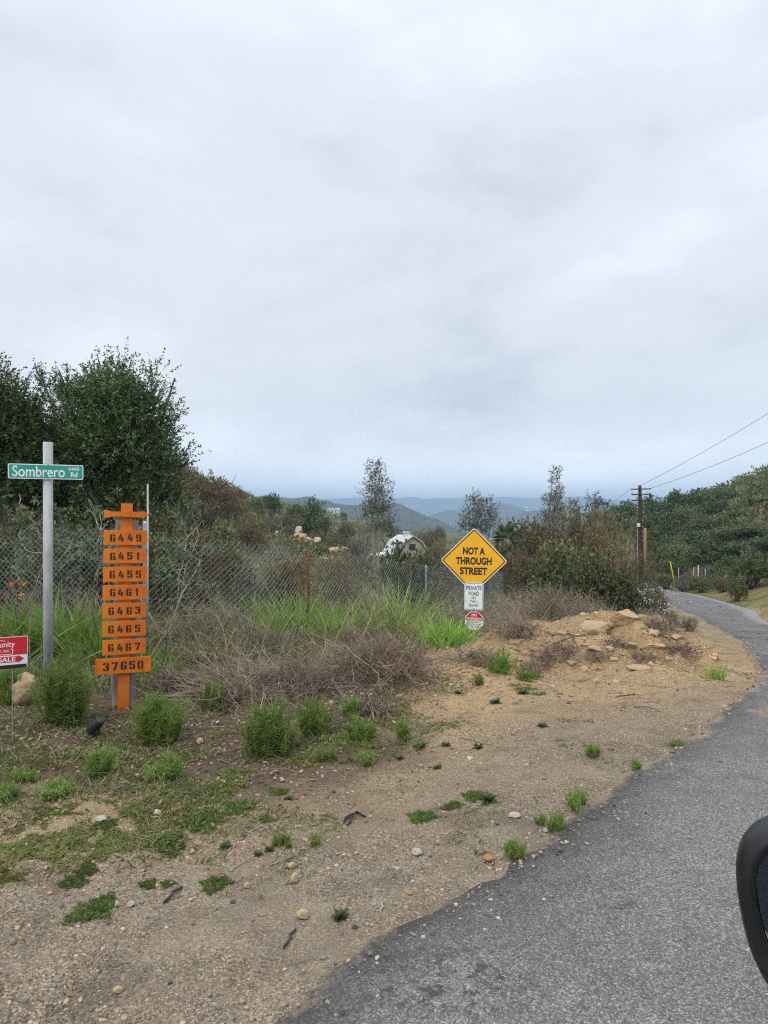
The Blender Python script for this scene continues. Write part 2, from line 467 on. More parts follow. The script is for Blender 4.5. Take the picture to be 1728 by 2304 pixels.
# ------------------------------------------------------------------ helpers: plants (numbers only)
def quads_strip(n, k, ring):
    """faces of n strands with k rings of `ring` verts (2 = ribbon)"""
    base = (np.arange(n) * k * ring)[:, None, None]
    j = np.arange(k - 1)[None, :, None] * ring
    if ring == 2:
        q = np.array([0, 1, 3, 2])[None, None]
        return (base + j + q).reshape(-1, 4)
    a = np.arange(ring); b = (a + 1) % ring
    q = np.stack([a, b, b + ring, a + ring], -1)[None, None]
    return (base[..., None] + j[..., None] + q).reshape(-1, 4)
def strands(rng, base, d, L, w, bend=None, K=4, tube=False, jit=0.0, taper=.9):
    n = len(base); t = np.linspace(0, 1, K + 1)
    L = np.broadcast_to(np.asarray(L, float), (n,)); w = np.broadcast_to(np.asarray(w, float), (n,))
    d = unit(d)
    P = base[:, None] + d[:, None] * (L[:, None] * t)[..., None]
    if bend is not None: P = P + bend[:, None] * (L[:, None] * t ** 2)[..., None]
    if jit: P = P + np.cumsum(rng.normal(0, jit, P.shape), 1) * (L[:, None, None]) * (t > 0)[None, :, None]
    T = unit(np.gradient(P, axis=1))
    if not tube:
        s = unit(np.cross(d, rng.normal(size=(n, 3))))[:, None] * np.ones((1, K + 1, 1))
        ww = w[:, None] * np.clip(1 - taper * t ** 1.8, .06, 1)[None] * .5
        V = np.stack([P - s * ww[..., None], P + s * ww[..., None]], 2)
        return V.reshape(-1, 3), quads_strip(n, K + 1, 2)
    a = unit(np.cross(T, np.array([.31, .52, .79]) + 0 * T)); b = np.cross(T, a)
    ww = w[:, None] * (1 - taper * t)[None] * .5
    V = np.stack([P + (a * math.cos(q) + b * math.sin(q)) * ww[..., None] for q in (0, 2.094, 4.189)], 2)
    return V.reshape(-1, 3), quads_strip(n, K + 1, 3)
def leaves(rng, p, d, ll, lw, fold=0.0):
    n = len(p); d = unit(d)
    ll = np.broadcast_to(np.asarray(ll, float), (n,))[:, None]; lw = np.broadcast_to(np.asarray(lw, float), (n,))[:, None]
    s = unit(np.cross(d, rng.normal(size=(n, 3))))
    m = p + d * ll * .45
    V = np.stack([p, m + s * lw * .5, p + d * ll, m - s * lw * .5], 1)
    return V.reshape(-1, 3), np.arange(4 * n).reshape(n, 4)
def sphere_dirs(rng, n, zmin=-1.0):
    d = unit(rng.normal(size=(n * 3, 3))); d = d[d[:, 2] > zmin][:n]
    while len(d) < n:
        e_ = unit(rng.normal(size=(n, 3))); d = np.vstack([d, e_[e_[:, 2] > zmin]])[:n]
    return d
def crown(rng, C, Rr, n, slen, nl, ll, lw, up=.3, out=.8, rnd=.5, droop=0.0, shell=(.5, 1.0), zmin=-.7, leaf_spread=.7):
    C = np.asarray(C, float); Rr = np.asarray(Rr, float)
    if Rr.ndim == 1: Rr = np.repeat(Rr[:, None], 3, 1)
    wgt = (Rr.prod(1)) ** (2 / 3.); i = rng.choice(len(C), n, p=wgt / wgt.sum())
    d = sphere_dirs(rng, n, zmin)
    b = C[i] + d * Rr[i] * rng.uniform(shell[0], shell[1], (n, 1))
    sd = unit(out * d + up * np.array([0, 0, 1.]) + rnd * rng.normal(size=(n, 3)))
    t = rng.uniform(.05, 1, (n, nl, 1))
    sl = slen * rng.uniform(.5, 1.3, (n, 1, 1))
    p = b[:, None] + sd[:, None] * t * sl
    ld = unit(sd[:, None] * .7 + leaf_spread * rng.normal(size=(n, nl, 3)) - droop * np.array([0, 0, 1.]))
    k = n * nl
    return leaves(rng, p.reshape(k, 3), ld.reshape(k, 3), ll * rng.uniform(.6, 1.25, k), lw * rng.uniform(.6, 1.25, k))
def limbs(rng, root, tips, r0, r1, K=5, jit=.05):
    """branches from root to each tip, as tubes"""
    root = np.broadcast_to(np.asarray(root, float), np.shape(tips)); tips = np.asarray(tips, float)
    v = tips - root; L = np.linalg.norm(v, axis=1)
    up = np.zeros_like(v); up[:, 2] = .2
    d = v / L[:, None] - up; k = np.linalg.norm(d, axis=1)
    return strands(rng, root, d, L * k, np.full(len(L), r0 * 2.), up / k[:, None], K, True, jit, taper=1 - r1 / r0)

# ================================================================== GROUND
def axis(lo, hi, step, grow, far, start=None):
    a = list(np.arange(lo, hi, step)); s = step
    while a[-1] < far: s *= grow; a.append(a[-1] + s)
    s = step
    while a[0] > -far if start is None else a[0] > start: s *= grow; a.insert(0, a[0] - s)
    return np.array(a)
gx = axis(-4.5, 5.5, .045, 1.05, 8000); gy = axis(1.9, 11.5, .036, 1.035, 8000, -30)
GX, GY = np.meshgrid(gx, gy)
SD = road_sd(GX, GY)
GZ = Hbase(GX, GY) + Hoff(GX, GY, SD)
DIST = np.sqrt(GX ** 2 + GY ** 2)
GZ -= sstep(-0.05, -0.35, SD) * (0.06 + 0.004 * DIST)          # bed under the asphalt
nx, ny = len(gx), len(gy)
idx = np.arange(nx * ny).reshape(ny, nx)
GF = np.stack([idx[:-1, :-1], idx[:-1, 1:], idx[1:, 1:], idx[1:, :-1]], -1).reshape(-1, 4)
sdn = SD + .35 * fbm(GX / .9, GY / .9, 51, 3)
a_grav = np.clip((1 - sstep(0.1, 2.2, sdn)) * (1 - sstep(5.0, 8.0, GY)) + (1 - sstep(2.6, 3.7, GY + .5 * fbm(GX / .8, GY / .8, 52, 3))) * .8, 0, 1)                                   # grey grit washed off the road
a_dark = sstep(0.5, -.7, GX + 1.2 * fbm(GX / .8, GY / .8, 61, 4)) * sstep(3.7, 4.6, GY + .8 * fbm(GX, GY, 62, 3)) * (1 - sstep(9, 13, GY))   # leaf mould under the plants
a_bank = 1.15 * np.exp(-((GX - 2.8) / 2.6) ** 2 - ((GY - 8.8) / 2.3) ** 2) + .9 * np.exp(-((GX - .8) / 1.4) ** 2 - ((GY - 7.2) / 1.0) ** 2) + .5 * np.exp(-((GX - 1.2) / 2.0) ** 2 - ((GY - 6.0) / 1.4) ** 2)
a_far = sstep(12, 19, DIST + 3 * fbm(GX / 1.5, GY / 1.5, 68, 3)) * (1 - .9 * (1 - sstep(.3, 1.6, SD + .5 * fbm(GX / .7, GY / .7, 69, 3))) * (DIST < 34)) * (1 - .0 * GX)
a_verge = sstep(0, .6, SD) * (1 - sstep(2.5, 5, SD + fbm(GX / 3, GY / 3, 66, 2) * 2)) * (GX > 2 + np.interp(GY, _L[:, 1], _L[:, 0])) * sstep(12, 18, GY)     # grass along the far road

def ground_mat():
    t = NT('dirt')
    p = t.pos()
    big = t.noise(.55, 5, .6); med = t.noise(4.2, 6, .62); fine = t.noise(38, 6, .7)
    vo = t.voro(120, out='Color'); vs = t.new('ShaderNodeSeparateColor'); t.l.new(vo, vs.inputs[0]); pe = vs.outputs[0]
    vo2 = t.voro(300, out='Color'); vs2 = t.new('ShaderNodeSeparateColor'); t.l.new(vo2, vs2.inputs[0]); pe2 = vs2.outputs[1]
    sand = t.mix(t.rng(big, .35, .65), (.430, .315, .190), (.580, .440, .275))
    sand = t.mix(t.math('MULTIPLY', t.rng(med, .42, .7), .6), sand, (.33, .25, .17))
    bank = t.mix(t.rng(t.noise(1.7, 5, .6, stretch=(1, .6, 1)), .35, .65), (.70, .470, .240), (.56, .395, .225))
    c = t.mix(t.math('MULTIPLY', t.attr('bank'), .85), sand, bank)
    grav = t.mix(t.rng(med, .35, .7), (.290, .240, .180), (.420, .350, .265))
    c = t.mix(t.math('MULTIPLY', t.attr('grav'), .85), c, grav)
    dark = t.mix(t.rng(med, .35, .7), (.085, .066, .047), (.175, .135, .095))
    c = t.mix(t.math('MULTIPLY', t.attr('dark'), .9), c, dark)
    # grit: every grain its own shade
    g1 = t.ramp(pe, [(0, (.33, .32, .32)), (.35, (.78, .78, .78)), (.8, (1.08, 1.07, 1.05)), (1, (1.8, 1.72, 1.6))])
    # damp and trampled patches, mulch, washed sand
    pt = t.noise(1.5, 7, .68); pt2 = t.noise(5.5, 6, .7)
    c = t.mix(t.math('MULTIPLY', t.rng(pt, .51, .66), .62), c, t.mix(t.attr('bank'), (.185, .145, .108), (.33, .215, .125)))
    c = t.mix(t.math('MULTIPLY', t.rng(pt2, .56, .70), .42), c, (.17, .13, .097))
    c = t.mix(t.math('MULTIPLY', t.rng(pt2, .44, .30), .40), c, (.50, .41, .30))
    c = t.mix(t.rng(t.noise(1.1, 5, .65), .38, .62, .30, .95), c, g1, 'MULTIPLY')
    g2 = t.ramp(pe2, [(0, (.55, .55, .56)), (.5, (.95, .95, .95)), (1, (1.4, 1.38, 1.33))])
    c = t.mix(.6, c, g2, 'MULTIPLY')
    # away from the lookout the soil is under dry grass and scrub
    fn = t.noise(.09, 6, .65); fn2 = t.noise(.9, 5, .65)
    scrub = t.mix(t.rng(fn, .38, .62), (.110, .120, .055), (.155, .140, .082))
    scrub = t.mix(t.math('MULTIPLY', t.rng(fn2, .5, .72), .7), scrub, (.23, .20, .13))
    scrub = t.mix(t.math('MULTIPLY', t.rng(fn2, .47, .28), .8), scrub, (.050, .062, .026))
    c = t.mix(t.attr('far'), c, scrub)
    ver = t.mix(t.rng(t.noise(.8, 5, .65), .35, .62), (.13, .155, .040), (.30, .235, .095))
    c = t.mix(t.math('MULTIPLY', t.attr('verge'), .92), c, ver)
    hgt = t.math('ADD', t.math('MULTIPLY', fine, .6), t.math('ADD', t.math('MULTIPLY', pe, .5), t.math('MULTIPLY', pe2, .25)))
    b1 = t.bump(t.noise(11, 7, .7), .75, .06)
    b2 = t.bump(hgt, 1.0, .016, b1)
    return t.done(c, .95, b2, .15)
MAT_GROUND = ground_mat()
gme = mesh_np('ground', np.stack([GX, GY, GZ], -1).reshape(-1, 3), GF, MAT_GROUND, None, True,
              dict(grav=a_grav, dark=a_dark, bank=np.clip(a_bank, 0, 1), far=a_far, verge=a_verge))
tag(link('ground', gme), kind='structure')

# ------------------------------------------------------------------ road
N_R = 1400
def even(P, n):
    d = np.concatenate([[0], np.cumsum(np.linalg.norm(np.diff(P, axis=0), axis=1))])
    s = np.linspace(0, 1, n) ** 1.35 * d[-1]
    return np.stack([np.interp(s, d, P[:, k]) for k in (0, 1)], -1), s
_l2 = poly_resample(ROAD_L, .1)
EL, sL = even(_l2, N_R)
# the other edge, matched key point by key point so that the rows run across the road
kd = np.concatenate([[0], np.cumsum(np.linalg.norm(np.diff(np.array(ROAD_L), axis=0), axis=1))])
rl = np.array(ROAD_R[:3] + [(9.4, -.8), (9.75, .6)] + ROAD_R[3:], float)
ER = np.stack([np.interp(sL / sL[-1], np.linspace(0, 1, len(rl)) * 0 + kd / kd[-1], rl[:, k]) for k in (0, 1)], -1)
for _ in range(30): ER[1:-1] = .25 * ER[:-2] + .5 * ER[1:-1] + .25 * ER[2:]
tan = unit(np.gradient(EL, axis=0)); nrm = np.stack([-tan[:, 1], tan[:, 0]], -1)
rag = .06 * fbm(sL / 1.1, sL * 0, 71, 2) + .05 * fbm(sL / .22, sL * 0 + 3, 72, 3)
EL = EL + nrm * (rag * (1 + 0.02 * sL))[:, None]
cols = np.concatenate([np.geomspace(.004, 1, 70)])
cols = np.concatenate([[0], (cols - cols[0]) / (1 - cols[0])])[1:]
cols = np.concatenate([[0, 0], cols[1:]])
RX = EL[:, None, 0] * (1 - cols) + ER[:, None, 0] * cols
RY = EL[:, None, 1] * (1 - cols) + ER[:, None, 1] * cols
RZ = Hbase(RX, RY) + .014 + .004 * fbm(RX / .5, RY / .5, 77, 3) + .012 * fbm(RX / 2.2, RY / 2.2, 78, 2)
dl = np.linalg.norm(np.stack([RX, RY], -1) - EL[:, None], axis=-1)
RZ -= .012 * np.exp(-dl / .12)
RZ[:, 0] -= .09
ncol = len(cols)
ri = np.arange(N_R * ncol).reshape(N_R, ncol)
RF = np.stack([ri[:-1, :-1], ri[:-1, 1:], ri[1:, 1:], ri[1:, :-1]], -1).reshape(-1, 4)
wob = dl + .10 * fbm(RX / .5, RY / .5, 81, 4)
a_edge = np.exp(-np.maximum(dl + .10 * fbm(RX / .25, RY / .25, 82, 3), 0) / .20)          # older, darker asphalt along the edge
a_dust = (1 - sstep(-.05, .32, wob)) * .5 * sstep(3.6, 5.2, RY) + (1 - sstep(-.06, .14, wob)) * .52 + .7 * np.exp(-((RX - 3.2) / .45) ** 2 - ((RY - 5.75) / .4) ** 2) * sstep(-.35, .35, fbm(RX / .35, RY / .35, 83, 4) + .15)
a_dust += .7 * (1 - sstep(0, .45, wob)) * sstep(6.2, 7, RY) * (1 - .6 * sstep(11, 14, RY))
a_rim = 1 - sstep(.25, .55, np.linalg.norm(np.stack([RX, RY], -1) - ER[:, None], axis=-1) + .1 * fbm(RX, RY, 84, 2))   # concrete rim on the far side
a_tar = np.clip(np.exp(-((RX - .20) / .30) ** 2 - ((RY - 2.44) / .16) ** 2) * 1.6 + .9 * np.exp(-((RX - 1.0) / .12) ** 2 - ((RY - 2.9) / .05) ** 2), 0, 1)
def road_mat():
    t = NT('asphalt')
    big = t.noise(.7, 5, .6); med = t.noise(6, 5, .6)
    def cell(s, ch):
        v = t.voro(s, out='Color'); q = t.new('ShaderNodeSeparateColor'); t.l.new(v, q.inputs[0]); return q.outputs[ch]
    p1 = cell(145, 0); p2 = cell(330, 1)
    c = t.mix(t.rng(big, .33, .67), (.185, .183, .178), (.25, .245, .235))
    c = t.mix(t.math('MULTIPLY', t.rng(med, .45, .75), .5), c, (.13, .128, .125))
    c = t.mix(.62, c, t.ramp(p1, [(0, (.22, .22, .23)), (.3, (.65, .65, .65)), (.75, (1.12, 1.1, 1.07)), (1, (2.2, 2.15, 2.05))]), 'MULTIPLY')
    c = t.mix(.7, c, t.ramp(p2, [(0, (.4, .4, .4)), (.5, (.95, .95, .95)), (1, (1.75, 1.72, 1.66))]), 'MULTIPLY')
    c = t.mix(t.math('MULTIPLY', t.attr('edge'), .85), c, (.040, .038, .036))
    tn = t.noise(16, 6, .7)
    c = t.mix(t.math('MULTIPLY', t.math('MULTIPLY', t.attr('tar'), t.rng(tn, .53, .57)), .8), c, (.055, .055, .057))
    # cracks: a large net, strongest on the old lane
    cr = t.voro(.85, t.mix(.14, t.pos(), t.noise(1.6, 4, .6, out=1), 'ADD'), 'DISTANCE_TO_EDGE')
    sy = t.new('ShaderNodeSeparateXYZ'); t.l.new(t.pos(), sy.inputs[0])
    crack = t.math('MULTIPLY', t.math('SUBTRACT', 1, t.rng(t.math('DIVIDE', cr, t.rng(sy.outputs[1], 4, 13, .010, .030)), .15, 1.0)), t.rng(sy.outputs[1], 6.5, 11, .10, 1.0))
    crack = t.math('MULTIPLY', crack, t.rng(t.noise(.9, 3), .35, .55))
    c = t.mix(crack, c, (.035, .034, .033))
    dust = t.mix(t.rng(med, .4, .65), (.36, .285, .195), (.27, .215, .155))
    dust = t.mix(.5, dust, t.ramp(p2, [(0, (.5, .5, .5)), (1, (1.5, 1.5, 1.5))]), 'MULTIPLY')
    dm = t.rng(t.math('ADD', t.attr('dust'), t.math('MULTIPLY', t.math('SUBTRACT', t.noise(14, 6, .7), .5), 1.1)), .25, .8)
    c = t.mix(dm, c, dust)
    c = t.mix(t.math('MULTIPLY', t.attr('rim'), .85), c, t.mix(t.rng(med, .3, .7), (.30, .29, .275), (.40, .385, .36)))
    h = t.math('ADD', t.math('MULTIPLY', p1, .6), t.math('MULTIPLY', p2, .4))
    h = t.math('SUBTRACT', h, t.math('MULTIPLY', crack, 3))
    return t.done(c, .88, t.bump(h, 1.0, .010), .3)
rme = mesh_np('road', np.stack([RX, RY, RZ], -1).reshape(-1, 3), RF, road_mat(), None, True,
              dict(edge=a_edge, dust=a_dust, rim=a_rim * sstep(9, 13, RY), tar=a_tar))
tag(link('road', rme), kind='structure')

# ------------------------------------------------------------------ ranges of hills beyond the valley
def hill_mat(name, a, b, rock, amount, scale):
    t = NT(name)
    n_ = t.noise(scale, 8, .65); n2_ = t.noise(scale * 6, 6, .7)
    c = t.mix(t.rng(n_, .38, .62), a, b)
    c = t.mix(t.math('MULTIPLY', t.rng(n2_, .5, .35), .6), c, (.022, .030, .014))
    c = t.mix(t.rng(t.noise(scale * 12, 3, .6), 1 - amount, 1 - amount + .05), c, rock)
    return t.done(c, .95, None, .1)
def ridge(name, crest, D, front, back, base, mat, s, rough=.12, gully=.3):
    crest = np.array(crest, float)
    us = np.linspace(crest[0, 0], crest[-1, 0], 260)
    vs = np.interp(us, crest[:, 0], crest[:, 1])
    x = (us - CU) / F_PX * D
    zc = EYE - (vs - CV) / F_PX * D
    zc = zc + (zc - base) * rough * fbm(us / 60, us * 0, s, 6)
    rows = np.concatenate([np.linspace(0, 1, 46), 1 + np.linspace(.1, 1, 8)])
    X = np.repeat(x[None], len(rows), 0); Y = np.zeros_like(X); Z = np.zeros_like(X)
    for j, r in enumerate(rows):
        if r <= 1:
            g = sstep(0, 1, r) * .55 + r * .45
            Y[j] = D - front * (1 - r); amp = math.sin(math.pi * min(r, .999)) ** .8
            q = np.abs(fbm(x / (front * .22) + .6 * r, np.full_like(x, r * 2.2), s + 9, 6))
            Z[j] = base + (zc - base) * np.clip(g - gully * amp * (q - .12) * 1.1, 0, 1.05)
            X[j] = x + amp * front * .08 * fbm(x / (front * .3), np.full_like(x, r * 3), s + 4, 3)
        else:
            Y[j] = D + back * (r - 1); Z[j] = base + (zc - base) * (2 - r)
    n_ = len(us); ii = np.arange(len(rows) * n_).reshape(len(rows), n_)
    Fq = np.stack([ii[:-1, :-1], ii[:-1, 1:], ii[1:, 1:], ii[1:, :-1]], -1).reshape(-1, 4)
    tag(link(name, mesh_np(name, np.stack([X, Y, Z], -1).reshape(-1, 3), Fq, mat, None, True)), kind='structure')
HM1 = hill_mat('chaparral hill', (.040, .052, .026), (.075, .072, .040), (.40, .37, .31), .33, .012)
HM2 = hill_mat('valley hill', (.040, .055, .026), (.070, .070, .038), (.34, .31, .25), .30, .004)
HM3 = hill_mat('far hill', (.040, .050, .030), (.060, .062, .040), (.2, .2, .18), .2, .0015)
ridge('hills', [(300, 1150), (480, 1128), (600, 1122), (640, 1117), (680, 1119), (720, 1127), (780, 1130), (850, 1134), (900, 1134), (940, 1146), (980, 1165), (1020, 1186), (1060, 1215)], 1500, 700, 500, -75, HM1, 3)
ridge('hills', [(930, 1215), (1000, 1192), (1050, 1178), (1120, 1166), (1180, 1150), (1230, 1146), (1290, 1150), (1360, 1152), (1430, 1146), (1520, 1150), (1640, 1140), (1800, 1120)], 2300, 900, 700, -95, HM2, 13)
ridge('hills', [(860, 1200), (950, 1165), (1010, 1146), (1060, 1147), (1110, 1132), (1140, 1134), (1190, 1149), (1260, 1160), (1400, 1165)], 3100, 700, 600, -95, HM2, 23, .06)
ridge('hills', [(300, 1130), (700, 1122), (770, 1119), (860, 1122), (930, 1119), (1010, 1122), (1090, 1118), (1180, 1121), (1260, 1117), (1340, 1120), (1430, 1123), (1560, 1117), (1800, 1112)], 6500, 1500, 700, -95, HM3, 33, .10, .35)
ridge('hills', [(-600, 1120), (-200, 1090), (100, 1100), (300, 1125), (420, 1150)], 2600, 900, 600, -90, HM2, 43)

# ------------------------------------------------------------------ the damp air of the valley
hz = bpy.data.meshes.new('haze')
hb = bmesh.new()
bmesh.ops.create_cube(hb, size=1.0); bmesh.ops.scale(hb, vec=(17000, 8300, 300), verts=hb.verts); bmesh.ops.translate(hb, vec=(0, 4000, 30), verts=hb.verts)
hb.to_mesh(hz); hb.free()
hzm = bpy.data.materials.new('damp air'); hzm.use_nodes = True
hn = hzm.node_tree; hn.nodes.remove(hn.nodes['Principled BSDF'])
pv = hn.nodes.new('ShaderNodeVolumePrincipled')
pv.inputs['Color'].default_value = (.53, .76, 1.0, 1)
pv.inputs['Density'].default_value = 3.0e-4
pv.inputs['Anisotropy'].default_value = -0.35
hn.links.new(pv.outputs[0], hn.nodes['Material Output'].inputs['Volume'])
hz.materials.append(hzm)
tag(link('haze', hz), kind='stuff')

# ================================================================== MATERIALS OF THE BUILT THINGS
def wood_orange():
    t = NT('orange painted wood')
    o = t.obj()
    g = t.noise(16, 6, .65, o, stretch=(1, 1, 9)); w = t.noise(7, 5, .6, o)
    c = t.mix(t.rng(w, .35, .65), (.61, .162, .012), (.50, .112, .008))
    c = t.mix(t.math('MULTIPLY', t.rng(g, .52, .75), .55), c, (.36, .075, .010))
    c = t.mix(t.rng(t.noise(60, 3, .7, o), .70, .76), c, (.25, .12, .05))
    return t.done(c, .62, t.bump(g, .25, .004), .35)
M_ORANGE = wood_orange()
def wood_board():
    t = NT('orange painted board')
    o = t.obj()
    g = t.noise(14, 6, .65, o, stretch=(1, 1, 8)); w = t.noise(8, 5, .6, o)
    c = t.mix(t.rng(w, .35, .65), (.66, .185, .012), (.54, .128, .008))
    c = t.mix(t.math('MULTIPLY', t.rng(g, .50, .72), .65), c, (.40, .080, .012))
    c = t.mix(t.math('MULTIPLY', t.rng(t.noise(26, 5, .7, o, stretch=(1, 1, 3)), .60, .72), .55), c, (.30, .11, .035))
    return t.done(c, .6, t.bump(g, .2, .003), .35)
M_BOARD = wood_board()
M_STENCIL = simplemat('dark brown paint', (.018, .007, .005), (.036, .013, .007), 60, .75)
M_GALV = simplemat('galvanised steel', (.30, .31, .33), (.42, .43, .45), 25, .55, .15, .35)
M_CONC = simplemat('weathered grey post', (.34, .34, .345), (.47, .47, .475), 9, .8, .25, stretch=(1, 1, .35))
M_CONC2 = simplemat('bare grey timber', (.22, .215, .22), (.36, .35, .35), 14, .85, .3, stretch=(2, 2, .3))
M_WIRE = simplemat('fence wire', (.17, .17, .165), (.31, .31, .30), 6, .7, 0, .2)
M_RUST = simplemat('rusty steel', (.16, .065, .030), (.26, .12, .06), 30, .9, .2)
M_RUSTW = simplemat('rusty wire', (.17, .12, .085), (.25, .20, .16), 5, .85)
M_GREEN = simplemat('green sign sheeting', (.006, .285, .215), (.010, .325, .245), 6, .35, 0, 0, .5)
M_WHITE = simplemat('white sign sheeting', (.84, .86, .88), (.70, .73, .76), 8, .4, 0, 0, .5)
M_YELLOW = simplemat('yellow sign sheeting', (.88, .465, .014), (.82, .42, .012), 5, .4, 0, 0, .5)
M_BLACK = simplemat('black sign paint', (.014, .012, .012), (.03, .018, .015), 40, .5)
M_RED = simplemat('red sign print', (.60, .014, .022), (.52, .012, .018), 10, .45)
M_BLACKPL = simplemat('black plastic', (.012, .012, .013), (.03, .03, .032), 30, .5, .2)
M_POLE = simplemat('creosoted pole', (.030, .020, .015), (.065, .040, .028), 6, .9, .3, stretch=(3, 3, .2))
M_TAN = simplemat('tan timber', (.34, .20, .09), (.42, .26, .13), 8, .85, .2, stretch=(2, 2, .3))
M_CABLE = simplemat('cable', (.10, .10, .105), (.16, .16, .165), 1, .6)
M_YPLAS = simplemat('yellow plastic', (.72, .56, .02), (.62, .46, .02), 10, .5)

# ------------------------------------------------------------------ street name sign
def ground_thing(name, label, cat, u, Y, rz=0, group=None):
    x = (u - CU) / F_PX * Y
    return thing(name, label, cat, (x, Y, h1(x, Y)), rz, group)
Ys = 7.0
ss = ground_thing('street_name_sign', 'green street name blade reading Sombrero Rd on a round grey post', 'street sign', 108, Ys, R(25.5))
zt = EYE - (995 - CV) / F_PX * Ys - ss.location.z
MB().tube([(0, 0, -.3), (0, 0, zt * .5), (0, 0, zt)], .047, 20).build('post', M_CONC, ss, smooth=True)
zc_ = EYE - (1062 - CV) / F_PX * Ys - ss.location.z
sp = MB().prism(rrect(.69, .150, .014), -.003, .0).build('sign_blade', M_WHITE, ss, (-.014, -.052, zc_))
MB().flat(rrect(.672, .132, .010), -.0045).build('green_field', M_GREEN, sp)
text_mesh('lettering', 'Sombrero', M_WHITE, sp, -.068, .000, .478, .110, -.0065, .012)
text_mesh('lettering', '6440', M_WHITE, sp, .256, .034, .100, .036, -.0065, .012)
text_mesh('lettering', 'Rd', M_WHITE, sp, .258, -.024, .064, .048, -.0065, .02)
for zz_ in (.070, -.070):
    MB().tube([(0, -.012, 0), (0, .004, 0)], .006, 8).build('bolt', M_GALV, sp, (.014, 0, zz_))
MB().box(-.03, .03, -.050, -.044, -.085, .085).build('bracket', M_GALV, ss, (0, 0, zc_))

# ------------------------------------------------------------------ orange address post
GL = {
 '6': [[(0,2),(2,0),(4.3,0),(4.3,3),(3.3,3),(3.3,6.5),(4.3,6.5),(4.3,9.3),(3.3,9.3),(3.3,13),(4.3,13),(4.3,16),(2,16),(0,14)],
       [(5.7,16),(5.7,13),(6.7,13),(6.7,11.5),(10,11.5),(10,14),(8,16)], [(5.7,0),(8,0),(10,2),(10,7.5),(8.3,9.3),(5.7,9.3),(5.7,6.5),(6.7,6.5),(6.7,3),(5.7,3)]],
 '4': [[(0,4),(4.6,4),(4.6,6.6),(3.1,6.6),(6.2,16),(3,16),(0,7)], [(5.7,0),(8.8,0),(8.8,4),(10,4),(10,6.6),(8.8,6.6),(8.8,10.5),(5.7,10.5)]],
 '1': [[(3.6,0),(6.9,0),(6.9,16),(4.4,16),(2.2,13.6),(2.2,11.6),(3.6,11.6)]],
 '5': [[(0,16),(0,7.6),(3.3,7.6),(4.3,8),(4.3,10.3),(3.3,10.3),(3.3,13),(4.3,13),(4.3,16)], [(5.7,16),(5.7,13),(9.6,13),(9.6,16)],
       [(5.7,10.3),(8,10.3),(10,8.2),(10,2),(8,0),(5.7,0),(5.7,3),(6.7,3),(6.7,7.3),(5.7,7.3)], [(0,2),(2,0),(4.3,0),(4.3,3),(3.3,3),(3.3,4.6),(0,4.6)]],
 '3': [[(0,14),(2,16),(4.3,16),(4.3,13),(3.3,13),(3.3,11.4),(0,11.4)], [(0,2),(2,0),(4.3,0),(4.3,3),(3.3,3),(3.3,4.6),(0,4.6)],
       [(5.7,16),(8,16),(10,14),(10,9.6),(8.8,8.2),(10,7),(10,2),(8,0),(5.7,0),(5.7,3),(6.7,3),(6.7,6.6),(4.4,6.6),(4.4,9.7),(6.7,9.7),(6.7,13),(5.7,13)]],
 '7': [[(0,16),(0,12.8),(4.3,12.8),(4.3,16)], [(5.7,16),(5.7,12.8),(6.5,12.8),(2.6,0),(5.9,0),(10,12.8),(10,16)]],
 '0': [[(0,2),(2,0),(4.3,0),(4.3,3),(3.3,3),(3.3,13),(4.3,13),(4.3,16),(2,16),(0,14)], [(10,2),(8,0),(5.7,0),(5.7,3),(6.7,3),(6.7,13),(5.7,13),(5.7,16),(8,16),(10,14)]],
}
GL['9'] = [[(10 - x, 16 - z) for x, z in p] for p in GL['6']]
Yp = 6.2
PM = Yp / F_PX
ap = ground_thing('address_post', 'orange wooden address post with a stack of stencilled number boards and an arrow', 'address sign', 277, Yp, R(20.8))
ap.rotation_euler = (0, R(1.0), R(20.8))
def zof(v): return EYE - (v - CV) * PM - ap.location.z
ztop = zof(1133)
MB().box(-.050, .050, -.045, .045, -.25, ztop).build('post', M_ORANGE, ap, bevel=.004)
MB().box(-.095, .105, .060, .115, -.25, zof(1172)).build('backing_post', M_CONC2, ap, bevel=.004)
rb = random.Random(4)
ar = [(-.190, .036), (-.163, .034), (-.130, .022), (.130, .024), (.136, .036), (.196, -.001), (.136, -.038), (.130, -.026), (-.118, -.022), (-.150, -.032), (-.190, -.038)]
MB().prism(ar, -.073, -.047).build('arrow', M_BOARD, ap, (.0, 0, zof(1157)), bevel=.002)
BO = [('6449', 1209.3, .372, .131, -.4, 0, .262, .066), ('6451', 1250, .372, .132, -.6, 0, .255, .066), ('6455', 1290.7, .374, .136, -.8, 0, .266, .066), ('6461', 1331, .372, .133, -1.0, 0, .250, .067),
      ('6463', 1371.6, .372, .134, -.5, 0, .270, .067), ('6465', 1412, .370, .136, -.8, 0, .268, .067), ('6467', 1452.8, .366, .134, -1.2, 0, .266, .067), ('37650', 1494, .468, .140, -1.2, 0, .340, .074)]
